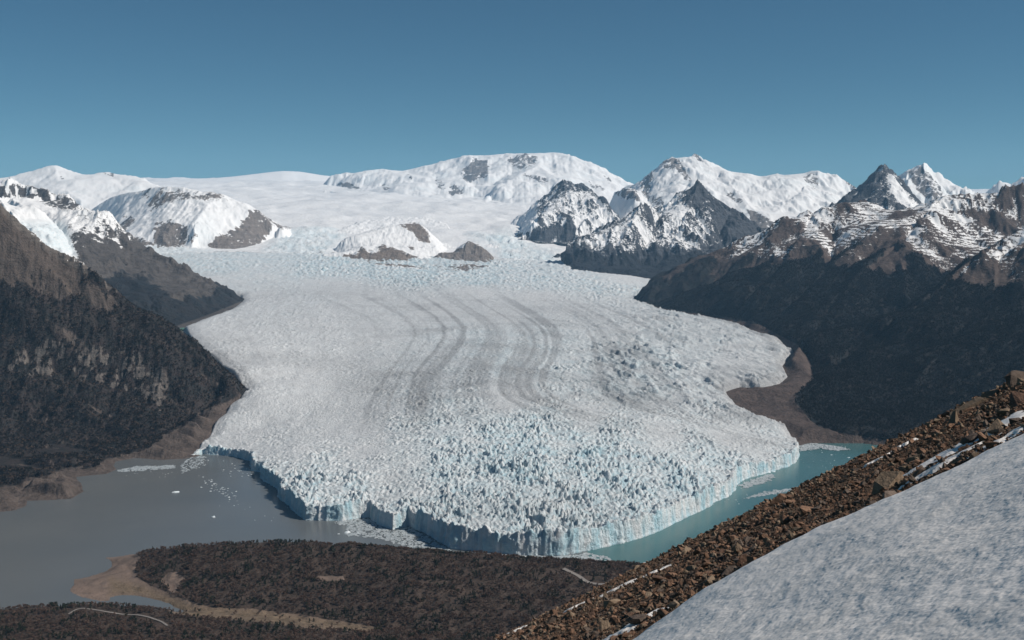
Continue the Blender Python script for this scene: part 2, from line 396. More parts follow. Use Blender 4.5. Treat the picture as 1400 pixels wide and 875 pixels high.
# flow lines: the same value along each moraine band
FL = [([(640, 398), (680, 424), (715, 444), (730, 462), (724, 480), (708, 496), (700, 514), (705, 534), (725, 547), (757, 557), (814, 570), (871, 577), (928, 582), (1040, 590)], .60),
      ([(700, 400), (745, 422), (780, 445), (790, 465), (775, 490), (768, 512), (785, 532), (830, 550), (900, 562), (980, 570)], .70),
      ([(560, 402), (600, 425), (625, 450), (612, 468), (585, 492), (572, 512), (573, 540), (560, 600), (540, 680)], .47),
      ([(430, 398), (490, 420), (540, 446), (530, 472), (505, 492), (482, 518), (455, 560), (430, 620), (415, 700)], .34),
      ([(760, 402), (820, 430), (860, 460), (900, 500), (960, 540)], .80),
      ([(820, 400), (880, 425), (960, 450), (1040, 480)], .92)]
def build_glacier():
    th = np.linspace(-.318, .292, 700)
    rs = [2740.]
    while rs[-1] < 4350: rs.append(rs[-1] + 4.3)
    while rs[-1] < 6200: rs.append(rs[-1] + rs[-1] * .00165)
    while rs[-1] < 13600: rs.append(rs[-1] + rs[-1] * .0034)
    T, R = np.meshgrid(th, np.array(rs)); L = np.log(R)
    X = R * np.sin(T); Y = R * np.cos(T)
    nz = fbm(X / 60., Y / 60., 3, 4)
    ins = inside(X, Y, OUT2)
    near = np.ones_like(ins)
    d, zm = segdist(X, Y, OUT2, True)
    d = np.where(ins, d, -d)
    frontline = [(p[0], p[1]) for p in front_pts]
    df, _ = segdist(X, Y, frontline)
    onfront = np.exp(-np.maximum(df - np.abs(d), 0) / 60.)        # 1 where the nearest edge is the calving front
    zb = base_z(X, Y)
    px_, py_ = proj(X, Y, zb)
    cliff = np.interp(px_, [262, 300, 345, 400, 500, 620, 900, 1000, 1090], [12, 22, 34, 46, 44, 62, 58, 46, 38])
    zm = 0.; wsum = 0.
    for (ox, oy, oz) in OUT2:
        w_ = 1. / ((X - ox) ** 2 + (Y - oy) ** 2 + 900.) ** 1.5; zm = zm + w_ * oz; wsum = wsum + w_
    zm = zm / wsum
    edge_z = onfront * cliff + (1 - onfront) * (zm + 6)
    lim = edge_z + np.clip(d, 0, None) * .13 + 14 * smooth(0, 70, d) * (1 - onfront)
    k = 30.
    H = -k * np.log(np.exp(-np.clip(zb, -50, 3000) / k + 8) + np.exp(-lim / k + 8)) + 8 * k
    am, cs, bl = zones(T, L)
    am = am * (1 + .45 * fbm(X / 180, Y / 180, 3, 9))
    U = T / .0034; V = L / .0042
    wv = fbm(U / 5, V / 5, 2, 33) * 1.2
    f1, f2, c1 = worley(U / 1.2 + wv, V / 1.2 - wv * .7, 1)
    g1, g2, c2 = worley(U / 2.9 + wv * .5, V / 2.9 + wv * .5, 21)
    e1, e2, c3 = worley(U / .62 - wv, V / .62 + wv, 41)
    rz = R * .0050                                               # cell size in metres
    cap1 = np.clip((f2 - f1) / .55, 0, 1) ** .8 * (.45 + .75 * c1)
    cap2 = np.clip((g2 - g1) / .5, 0, 1) ** .7 * (.35 + .9 * c2)
    cap3 = np.clip((e2 - e1) / .5, 0, 1) * (.3 + .7 * c3)
    big = np.clip(cs - 1.0, 0, .5) * .8
    am = np.where(am < .3, am * .75, am); am = am * np.clip(.8 + 1.1 * fbm(X / 130, Y / 170, 3, 93), .35, 1.6)
    blk = ridged(X / 95 + wv * .25, Y / 75, 4, 95) - .5
    cone = np.clip(1 - f1 * 1.2, 0, 1) ** 1.2 * (.15 + 1.35 * c1 ** 1.5)
    rg = ridged(U * .55 + wv, V * .8, 4, 91) - .45
    ser = am * rz * (.32 * cap1 + .95 * cone + .30 * cap3 + .55 * rg + big * 2.0 * cap2 * (.6 + .5 * c1)) + smooth(.55, .9, am) * 26 * blk * (1 - smooth(4400, 5200, R))
    # long diagonal waves on the right middle of the tongue
    rx = smooth(.03, .10, T) * smooth(8.40, 8.5, L) * (1 - smooth(8.95, 9.1, L))
    wav = ridged((X * .8 + Y * .35) / 70 + wv * .3, (Y * .8 - X * .5) / 190, 3, 71)
    ser = ser * (1 - .45 * rx) + rx * am * 75 * (wav - .45)
    ser = ser * (1 - .45 * smooth(8500, 10000, R))
    lf = am * rz * .5
    H = H + ser - lf * .8 + 5 * fbm(X / 130, Y / 130, 3, 12) + (12 * (1 - smooth(2.0, 3.2, np.log(np.maximum(R, 1)) - 5.9)) * 0)
    # broad medial undulations
    H = H + (zb + ser - H) * smooth(10500, 12000, R)
    Z = H
    # flow
    def chaikin(p):
        for _ in range(3):
            p = [p[0]] + [tuple(np.array(a) * (1 - t) + np.array(b) * t) for a, b in zip(p[:-1], p[1:]) for t in (.25, .75)] + [p[-1]]
        return p
    fl = [[(q[0], q[1], v) for q in [G(a, b) for a, b in chaikin(ln)]] for ln, v in FL]
    fl.append([(p[0], p[1], 0.) for p in left_land]); fl.append([(p[0], p[1], 1.) for p in right_land])
    psi, _ = solve(fl, (-.318, .292, 240), (math.log(2740), math.log(13600), 260), .5, iters=300, edge=False)
    for _ in range(30):
        pp_ = np.pad(psi, 1, mode='edge'); psi = (pp_[:-2, 1:-1] + pp_[2:, 1:-1] + pp_[1:-1, :-2] + pp_[1:-1, 2:] + 4 * psi) / 8
    gx = (T + .318) / .61 * 239; gy = (L - math.log(2740)) / (math.log(13600) - math.log(2740)) * 259
    gx = np.clip(gx, 0, 238.99); gy = np.clip(gy, 0, 258.99); x0 = gx.astype(int); y0 = gy.astype(int); fx = gx - x0; fy = gy - y0
    ps = (psi[y0, x0] * (1 - fx) + psi[y0, x0 + 1] * fx) * (1 - fy) + (psi[y0 + 1, x0] * (1 - fx) + psi[y0 + 1, x0 + 1] * fx) * fy
    ps = ps + .004 * fbm(X / 260, Y / 400, 3, 97); L0_ = L; L = L + .12 * fbm(X / 500, Y / 700, 2, 98)
    stk = .9 * pn(ps * 34, L * 1.0, 5) + .75 * pn(ps * 80, L * 1.3, 6) + .45 * pn(ps * 165, L * 2.0, 16) + .35 * pn(ps * 15, L * .8, 7)
    L = L0_
    band = np.exp(-((ps - .60) / .035) ** 2) + .7 * np.exp(-((ps - .47) / .022) ** 2) + .6 * np.exp(-((ps - .70) / .03) ** 2) + .6 * np.exp(-((ps - .33) / .035) ** 2)
    wst = smooth(3800, 4600, R) * (1 - smooth(9200, 10600, R))
    wst = wst * (.35 + .65 * smooth(.26, .40, ps)) * (1 - .7 * smooth(7600, 9200, R))
    dirt = wst * (.10 + np.clip(stk * .85 + .05, 0, .6) * (.5 + .65 * np.clip(band + smooth(.2, .5, ps) * .3, 0, 1)) + .05 * band)
    # grey ablation patches, margins, brown bands
    for (sx, sy, wx_, wy_, st_) in ((520, 520, 80, 50, .22), (650, 505, 100, 35, .12), (700, 420, 220, 28, .20), (450, 396, 170, 14, .20), (850, 515, 90, 45, .24), (950, 440, 110, 20, .22), (1020, 480, 60, 30, .2), (380, 440, 60, 18, .1), (720, 690, 160, 40, .08)):
        dirt = dirt + st_ * np.exp(-((px_ - sx) / wx_) ** 2 - ((py_ - sy) / wy_) ** 2)
    dirt = dirt + .30 * smooth(-.1, .5, fbm(X / 420, Y / 300, 3, 55)) * wst
    dirt = dirt + (1 - onfront) * np.exp(-np.clip(d, 0, None) / 45.) * (.8 + .5 * nz) * smooth(-.02, 0, T)
    dirt = dirt + (1 - onfront) * np.exp(-np.clip(d, 0, None) / 25.) * .5 * (1 - smooth(-.02, 0, T))
    # dark smudges near the right moraine and by the left spur
    for (sx, sy, wx_, wy_, st_) in ((1060, 497, 30, 8, .7), (1000, 545, 40, 12, .35), (1040, 575, 60, 9, .45), (275, 478, 28, 7, .55), (300, 462, 40, 5, .35), (340, 483, 90, 7, .3), (420, 486, 70, 8, .3), (610, 448, 22, 3, .25), (545, 640, 30, 40, .18), (620, 690, 60, 30, .2), (800, 690, 80, 30, .22), (520, 510, 60, 24, .22), (640, 505, 60, 20, .18), (700, 690, 90, 20, .15)):
        dirt = dirt + st_ * np.exp(-((px_ - sx) / wx_) ** 2 - ((py_ - sy) / wy_) ** 2) * (.7 + .8 * fbm(U / 6, V / 9, 3, 61))
    pit = np.clip(1 - cap1 * 1.5, 0, 1) * np.clip(am * 1.3, 0, 1)
    bl = bl * (1 - .45 * smooth(8500, 10500, R))
    bl = bl * np.maximum(onfront, smooth(10, 60, d))
    pit = pit * np.maximum(onfront, smooth(10, 60, d))
    blue = np.clip(bl * (.28 + .5 * pit) + .18 * pit + .35 * bl * fbm(U / 7, V / 7, 3, 77), 0, .8)
    # seat the ice in the ground at its edges
    Zs = Z
    Z = np.where(onfront > .5, np.where(d < 9, -12 + (Z + 12) * smooth(2, 9, d), Z), np.where(d < 12, zm - 25 + (Z - zm + 25) * smooth(-12, 12, d), Z))
    Z = np.where(R > 11800, Zs, Z)
    keep = d > -14
    fz = np.interp(T, [-.3, .3], [0, 0])
    o = grid_obj('glacier', X, Y, Z, MAT['ice'], keep, dict(blue=blue, dirt=np.clip(dirt, 0, 1), crev=pit))
    tag(o, 'broad crevassed white and pale blue glacier tongue flowing down between the mountains', kind='structure')
    # calving face along the water
    P = dense([(p[0], p[1], 0) for p in front_pts], 3.2)
    s = np.concatenate([[0], np.cumsum(np.hypot(*(P[1:, :2] - P[:-1, :2]).T))])
    tg = np.gradient(P[:, :2], axis=0)
    for _ in range(4):
        tg[1:-1] = (tg[:-2] + tg[1:-1] * 2 + tg[2:]) / 4
    tg /= np.linalg.norm(tg, axis=1)[:, None]
    nrm = np.stack([tg[:, 1], -tg[:, 0]], -1)                      # towards the lake
    n = 22
    ppx, ppy = proj(P[:, 0], P[:, 1], P[:, 2])
    ch = np.interp(ppx, [262, 300, 345, 400, 500, 620, 900, 1000, 1090], [12, 22, 34, 46, 44, 62, 58, 46, 38])
    _, _, cc = worley(s / 17, s * 0 + .5, 3); _, _, cc2 = worley(s / 7, s * 0 + .5, 13)
    ragged = (cc - .5) * 18 + (cc2 - .5) * 11 + 8 * pn(s / 40, s * 0, 3) + 12 * fbm(s / 170, s * 0 + 4, 2, 6)
    top = ch * (1 + 0 * s) + ragged + 2
    rows = []; br = []; pr = []
    for j in range(n + 3):
        v = min(j / n, 1.)
        zz = -3 + (top + 3) * v
        lean = -(v ** 1.5) * 5 + 2.2 * np.exp(-((v - .06) / .08) ** 2)
        flute = 4.5 * (1 + pn(s / 120, zz / 80, 14)) * ridged(s / 19 + 1.1 * pn(s / 34, zz / 26, 2), zz / 80, 3, 19) + 2.0 * pn(s / 4.5, zz / 34, 8) + 4. * pn(s / 55, zz / 90, 12) + 2.4 * (cc - .5) * 2
        off = flute + lean - 3
        if j > n: off = off - (j - n) * 6; zz = zz - (j - n) * 1.0
        rows.append(np.stack([P[:, 0] + nrm[:, 0] * off, P[:, 1] + nrm[:, 1] * off, zz], -1))
        br.append(np.clip(.42 + .75 * pn(s / 33, zz / 90, 31) + .35 * smooth(.15, .4, pn(s / 60, zz / 70, 33)) + .3 * pn(s / 8, zz / 80, 35) + .15 * np.exp(-v * 6), 0, .85) * (1 if j <= n else .5))
        pr.append(np.clip(.25 * pn(s / 9, zz / 60, 41), 0, 1) + .5 * (np.clip(1.1 - flute / 2.2, 0, 1)) * 0)
    Rw = np.array(rows)
    o = grid_obj('ice_cliff', Rw[..., 0], Rw[..., 1], Rw[..., 2], MAT['ice'], None, dict(blue=np.array(br), dirt=np.array(pr), crev=np.zeros(Rw.shape[:2])))
    tag(o, 'jagged fluted pale blue ice cliff where the glacier ends in the lakes', kind='structure')
    return frontline

MAT = {}
def build_mats():
    # ice
    m, t, b = new_mat('glacier_ice'); q = N(t); P = q.pos()
    n1 = q.noise(P, 1 / 9., 5, .65); n2 = q.noise(P, 1 / 55., 4, .6); n3 = q.noise(P, 1 / 3., 4, .6)
    bl = q.attr('blue').outputs['Fac']; di = q.attr('dirt').outputs['Fac']; cr = q.attr('crev').outputs['Fac']
    c = q.mix(q.mapr(n2, .3, .7), (.76, .77, .77), (.66, .665, .665))
    c = q.mix(q.math('MULTIPLY', q.mapr(n1, .45, .7), .25), c, (.50, .50, .50))
    bb = q.math('MULTIPLY', bl, q.mapr(n1, .25, .6, .65, 1.15))
    c = q.mix(bb, c, (.36, .55, .62))
    c = q.mix(q.math('MULTIPLY', cr, .5), c, (.20, .38, .47))
    dd = q.mapr(q.math('MULTIPLY', di, q.mapr(n1, .3, .65, .6, 1.3)), 0, 1, 0, .85)
    c = q.mix(dd, c, (.27, .275, .28))
    t.links.new(c, b.inputs['Base Color']); b.inputs['Roughness'].default_value = .6
    b.inputs['Specular IOR Level'].default_value = .25
    t.links.new(q.bump(q.math('ADD', n1, q.math('MULTIPLY', n3, .35)), 7.0, .9), b.inputs['Normal'])
    MAT['ice'] = m
    MAT['mountain_near'] = terrain_mat('near_mountain', rocks=((.07, .062, .058), (.21, .185, .165)), forest=(.022, .024, .024), forest2=(.045, .036, .034), warm=(.092, .072, .062), bl=9, bd=7)
    MAT['mountain_mid'] = terrain_mat('mid_mountain', rocks=((.06, .056, .057), (.13, .12, .115)), forest=(.018, .022, .026), forest2=(.03, .03, .032), warm=(.095, .082, .072), bl=18, bd=14)
    MAT['mountain_right'] = terrain_mat('right_mountain', rocks=((.062, .048, .043), (.115, .09, .08)), forest=(.012, .016, .018), forest2=(.024, .022, .022), bl=13, bd=9, warm=(.088, .066, .057))
    MAT['mountain_dark'] = terrain_mat('dark_mountain', rocks=((.04, .045, .055), (.10, .105, .115)), forest=(.018, .021, .026), forest2=(.03, .032, .036), bl=22, bd=18)  # distance haze painted into the rock colours, making them darker and bluer
    MAT['mountain_far'] = terrain_mat('far_mountain', rocks=((.13, .125, .125), (.25, .23, .22)), bl=30, bd=14)
    MAT['headland'] = terrain_mat('headland_ground', rocks=((.13, .10, .082), (.24, .175, .14)), forest=(.040, .032, .027), forest2=(.075, .055, .045), bl=5, bd=2, warm=(.15, .112, .078))
    # water
    for nm, c1, c2, rg in (('water_grey', (.135, .145, .148), (.12, .132, .138), .12), ('water_teal', (.065, .155, .16), (.056, .138, .145), .12)):
        m, t, b = new_mat(nm); q = N(t); P = q.pos()
        n2 = q.noise(P, 1 / 400., 3, .5); n1 = q.noise(P, 1 / 6., 3, .6); n3 = q.noise(q.scale(P, (1, .35, 1)), 1 / 90., 4, .6)
        t.links.new(q.mix(q.mapr(n2, .35, .65), c1, c2), b.inputs['Base Color'])
        b.inputs['Roughness'].default_value = rg; b.inputs['IOR'].default_value = 1.33
        b.inputs['Specular IOR Level'].default_value = .3
        t.links.new(q.bump(q.math('ADD', n1, q.math('MULTIPLY', n3, .6)), .55, 1), b.inputs['Normal'])
        MAT[nm] = m
    # floating ice
    m, t, b = new_mat('floating_ice'); q = N(t); P = q.pos()
    c = q.mix(q.mapr(q.noise(P, 1 / 4., 4), .35, .65), (.62, .72, .75), (.80, .82, .82))
    t.links.new(c, b.inputs['Base Color']); b.inputs['Roughness'].default_value = .5; MAT['berg'] = m
    m, t, b = new_mat('brash_ice'); q = N(t); P = q.pos()
    c = q.mix(q.mapr(q.noise(P, 1 / 7., 5, .65), .40, .62), (.20, .24, .26), (.50, .53, .54))
    t.links.new(c, b.inputs['Base Color']); b.inputs['Roughness'].default_value = .7; MAT['brash'] = m
    # foreground snow
    m, t, b = new_mat('old_snow'); q = N(t); P = q.pos()
    n1 = q.noise(P, 3.6, 2, .5); n2 = q.noise(P, .35, 3, .5); n3 = q.noise(P, 8., 1, .5)
    c = q.mix(q.mapr(n2, .35, .65), (.88, .84, .80), (.80, .765, .725)); c = q.mix(q.math('MULTIPLY', q.mapr(n1, .5, .72), .35), c, (.60, .565, .525))
    t.links.new(c, b.inputs['Base Color']); b.inputs['Roughness'].default_value = .6
    t.links.new(q.bump(q.math('ADD', n1, q.math('MULTIPLY', n3, .5)), .034, 1), b.inputs['Normal']); MAT['snow'] = m
    # scree
    m, t, b = new_mat('scree_ground'); q = N(t); P = q.pos()
    n1 = q.noise(P, 5., 6, .7); n2 = q.noise(P, .25, 4, .6)
    c = q.mix(q.mapr(n1, .35, .65), (.10, .062, .042), (.30, .19, .125)); c = q.mix(q.mapr(n2, .4, .6), c, q.mix(q.mapr(n1, .4, .6), (.07, .048, .036), (.18, .12, .085)))
    t.links.new(c, b.inputs['Base Color']); b.inputs['Roughness'].default_value = .9
    b.inputs['Specular IOR Level'].default_value = .1
    t.links.new(q.bump(n1, .25, 1), b.inputs['Normal']); MAT['scree'] = m
    for nm, c1, c2 in (('rock_brown', (.155, .090, .060), (.30, .185, .125)), ('rock_tan', (.20, .145, .10), (.31, .235, .17)), ('rock_grey', (.085, .066, .056), (.20, .155, .125)), ('rock_rust', (.115, .068, .048), (.20, .125, .09))):
        m, t, b = new_mat(nm); q = N(t)
        oi = q.n('ShaderNodeObjectInfo').outputs['Random']
        tc = q.n('ShaderNodeTexCoord').outputs['Object']
        n1 = q.noise(tc, 3.5, 5, .65)
        c = q.mix(q.mapr(n1, .3, .7), c1, c2); c = q.mix(q.mapr(oi, 0, 1, 0, .45), c, tuple(v * .45 for v in c1))
        t.links.new(c, b.inputs['Base Color']); b.inputs['Roughness'].default_value = .85
        b.inputs['Specular IOR Level'].default_value = .15
        t.links.new(q.bump(n1, .12, .8), b.inputs['Normal']); MAT[nm] = m
    for nm, c1, c2 in (('bare_crown', (.062, .044, .036), (.15, .108, .086)), ('evergreen_crown', (.014, .020, .015), (.036, .044, .028)), ('distant_crown', (.014, .017, .017), (.036, .033, .031)), ('trunk', (.09, .075, .065), (.13, .11, .10)), ('red_crown', (.066, .042, .034), (.14, .09, .072))):
        m, t, b = new_mat(nm); q = N(t)
        oi = q.n('ShaderNodeObjectInfo').outputs['Random']
        t.links.new(q.mix(oi, c1, c2), b.inputs['Base Color']); b.inputs['Roughness'].default_value = .9
        b.inputs['Specular IOR Level'].default_value = .05
        MAT[nm] = m
    m, t, b = new_mat('gravel_road'); q = N(t)
    c = q.mix(q.mapr(q.noise(q.pos(), 1 / 3., 4), .35, .65), (.18, .16, .145), (.26, .235, .215))
    t.links.new(c, b.inputs['Base Color']); b.inputs['Roughness'].default_value = .9; MAT['road'] = m
build_mats()

build_glacier()

# ------------------------------------------------------------------ mountains
def N1(X, Y, L, o=4, seed=0): return fbm(X / L, Y / L, o, seed)
def poly_soft(px, py, poly, w_): return np.clip(.5 + sdf(px, py, poly) / (2 * w_), 0, 1)

def near_left():
    def along(X, Y): return X * .94 - Y * .34, X * .34 + Y * .94
    def ribs(X, Y):
        u, v = along(X, Y); u = u + 60 * fbm(X / 300., Y / 300., 2, 15)
        v = v + 50 * fbm(X / 260., Y / 260., 3, 14)
        return 46 * (ridged(u / 900., v / 260., 4, 17) - .55) + 22 * fbm(u / 260., v / 60., 4, 18) + 26 * (smooth(-.15, .15, pn(u / 700., v / 150., 19)) - .5)
    shore = [S(-90, 722, 0), S(0, 700, 0), S(20, 698, 0), S(36, 692, 0), S(37, 685, 0), S(60, 684, 0), S(98, 682, 0), S(114, 672, 0), S(112, 662, 0), S(103, 652, 0), S(125, 650, 0), S(146, 648, 0), S(159, 642, 0),
             S(156, 636, 0), S(158, 631, 0), S(185, 626, 0), S(219, 629, 0), S(254, 627, 0), S(266, 621, 6)]
    margin = [S(275, 605, 22), S(300, 572, 68), S(320, 550, 108), S(338, 534, 148)]
    back = [S(338, 534, 148), Bz(300, 5500, 190), Bz(262, 6000, 235), Bz(200, 6300, 240), Bz(60, 6700, 260), Bz(-90, 7400, 300)]
    ridge = [at(-90, 205, 5900), at(0, 270, 5700), at(18, 290, 5680), at(45, 315, 5640), at(75, 335, 5600), at(100, 350, 5550), at(125, 362, 5500), at(150, 385, 5430), at(185, 415, 5360), at(220, 438, 5280),
             at(250, 458, 5200), at(275, 486, 5100), at(300, 505, 5020), at(320, 521, 4950), at(338, 534, 4870)]
    brk = [S(-90, 684, 8), S(0, 664, 7), S(40, 655, 7), S(100, 640, 8), S(150, 624, 10), S(200, 607, 22), S(232, 590, 40), S(262, 572, 62), S(300, 552, 95)]
    flat = [S(10, 676, 5), S(50, 664, 4), S(95, 655, 5)]
    spur = [at(45, 315, 5640), at(80, 380, 5200), at(130, 440, 4850), at(185, 490, 4650)]
    bench = [at(0, 470, 4300), at(60, 480, 4300), at(150, 480, 4350), at(190, 505, 4350)]
    def cover(X, Y, Z, sl, E, z):
        px, py = proj(X, Y, Z); n = N1(X, Y, 160, 4, 3); n2 = N1(X, Y, 45, 4, 8)
        tree = 655 + 120 * n + 50 * E + 50 * n2 - (px - 60) * .15
        fo = smooth(-30, 30, tree - Z)
        n3 = N1(X, Y, 18, 3, 9)
        bright = poly_soft(px + 14 * n2, py + 8 * n, [(-20, 505), (60, 462), (130, 470), (190, 482), (230, 510), (245, 545), (235, 565), (185, 540), (120, 520), (60, 512), (0, 512)], 9) * smooth(.0, .35, n2 + .3 * E + .9 * n3)
        u_, v_ = along(X, Y); dg = fbm(u_ / 340., v_ / 60., 4, 27)
        stt = smooth(.15, .55, pn((Z + .45 * X + 60 * n) / 38., (Y + X * .3) / 420., 12) + .5 * n3) * smooth(700, 250, Z)
        fo = fo - .38 * stt * smooth(-.3, .2, n)
        scar = poly_soft(px + 12 * n, py + 9 * n2, [(-20, 315), (40, 338), (80, 362), (120, 385), (165, 415), (150, 420), (105, 402), (80, 412), (50, 398), (20, 380), (-20, 372)], 6)
        fo = fo - .85 * scar * smooth(-.4, .1, n2 + n3 + .3) - .45 * smooth(.12, .35, dg)
        fo = np.minimum(fo, 1 - .95 * bright)
        fo = fo * (1 - smooth(.2, .5, n2 + .6 * n3) * .3)
        lowb = poly_soft(px + 5 * n2, py + 4 * n2, [(-60, 730), (-60, 672), (20, 664), (60, 650), (100, 640), (118, 636), (110, 646), (150, 628), (200, 614), (232, 592), (262, 573), (300, 553), (352, 535), (352, 560), (290, 640), (100, 720)], 3)
        fo = fo * (1 - lowb)
        warm = np.maximum(smooth(.3, .75, lowb), .75 * poly_soft(px + 20 * n, py + 10 * n, [(-10, 318), (60, 350), (110, 385), (105, 412), (70, 400), (0, 366)], 15))
        warm = np.maximum(warm * .9, .85 * (1 - bright))
        rl = np.interp(px, [0, 18, 45, 75, 100, 125, 150], [270, 290, 315, 335, 350, 362, 385])
        snow = .66 * smooth(26, 3, py - rl + 20 * n2) * smooth(-.15, .3, n3 + n2) * smooth(150, 110, px)
        warm = np.where(py - rl < 16, warm * .3, warm)
        return dict(forest=np.clip(fo, 0, 1), snow=snow, warm=np.clip(warm + .3 * n3, 0, 1), ice=0 * Z)
    terrain('mountain', 'near dark forested mountainside on the left falling to the grey lake', [shore + margin, back, rough(ridge, 11, 4, 3), brk, flat], -14, 620, 470, 340, .30, MAT['mountain_near'], cover, seed=3, poly=shore + margin + back, floor=1.5, sm=14, extra=5., relief=ribs)

def spur_left():
    top = [at(-90, 235, 12600), at(0, 247, 12200), at(40, 252, 12000), at(70, 262, 11800), at(100, 275, 11500), at(109, 284, 11200)]
    ridge = [at(80, 284, 10800), at(105, 288, 10400), at(130, 291, 10200), at(150, 300, 10000), at(165, 316, 9900), at(185, 337, 9800), at(205, 340, 9700), at(230, 352, 9500), at(260, 370, 9300), at(290, 383, 9150), at(310, 394, 9050), at(329, 406, 8900)]
    base = [Bz(331, 8850, 325), S(331, 413, 298), S(315, 423, 285), S(285, 433, 275), S(252, 445, 262)]
    front = [S(252, 445, 262), Bz(200, 6650, 300), Bz(120, 6600, 330), Bz(0, 6900, 400), Bz(-90, 7400, 450)]
    back = [Bz(331, 8850, 325), Bz(300, 9500, 330), Bz(240, 10600, 370), Bz(180, 12000, 420), Bz(100, 14000, 550), Bz(-90, 15500, 700)]
    val = [at(15, 272, 11400), at(45, 285, 11000), at(70, 302, 10400), at(88, 322, 9800), at(100, 348, 9000), Bz(130, 8200, 430)]
    near = [at(-20, 262, 10800), at(20, 300, 9600), at(60, 340, 8800)]
    sp2 = [at(185, 337, 9800), at(170, 370, 9000), at(200, 400, 8200), at(210, 420, 7600)]
    def cover(X, Y, Z, sl, E, z):
        px, py = proj(X, Y, Z); n = N1(X, Y, 300, 4, 13); n2 = N1(X, Y, 80, 4, 18)
        fo = poly_soft(px + 12 * n2, py + 12 * n + 6 * E, [(120, 400), (160, 372), (200, 385), (240, 408), (275, 410), (300, 392), (345, 398), (345, 460), (100, 520)], 9)
        ice = poly_soft(px + 5 * n, py + 3 * n, [(-20, 280), (10, 272), (60, 284), (85, 290), (92, 310), (108, 352), (50, 335), (0, 300)], 4)
        snow = np.maximum(poly_soft(px + 6 * n2, py + 5 * n2, [(-100, 200), (0, 246), (40, 251), (90, 272), (60, 280), (96, 290), (90, 312), (110, 355), (50, 335), (0, 300), (-100, 300)], 5),
                          .62 * smooth(640, 880, Z + 260 * n2 - 90 * E))
        rk = poly_soft(px + 6 * n2, py + 4 * n, [(-40, 254), (20, 254), (55, 256), (75, 266), (108, 276), (110, 285), (85, 283), (60, 277), (40, 270), (15, 270), (-20, 270)], 3)
        snow = snow * (1 - rk * smooth(-.3, .2, n2))
        low = poly_soft(px, py, [(240, 446), (285, 430), (330, 412), (345, 425), (280, 445), (250, 452)], 2.5)
        return dict(forest=fo * (1 - low), snow=snow, warm=np.clip(.45 + n2 * .6, 0, .8) * smooth(900, 650, Z), ice=.6 * ice * smooth(296, 310, py))
    terrain('mountain', 'second dark spur on the left with a small hanging glacier behind its snowy crest', [top, rough(ridge, 16, 4, 4), base, front, back, val, near, sp2], 240, 420, 420, 520, .6, MAT['mountain_mid'], cover, seed=7, poly=base + front + back[::-1])

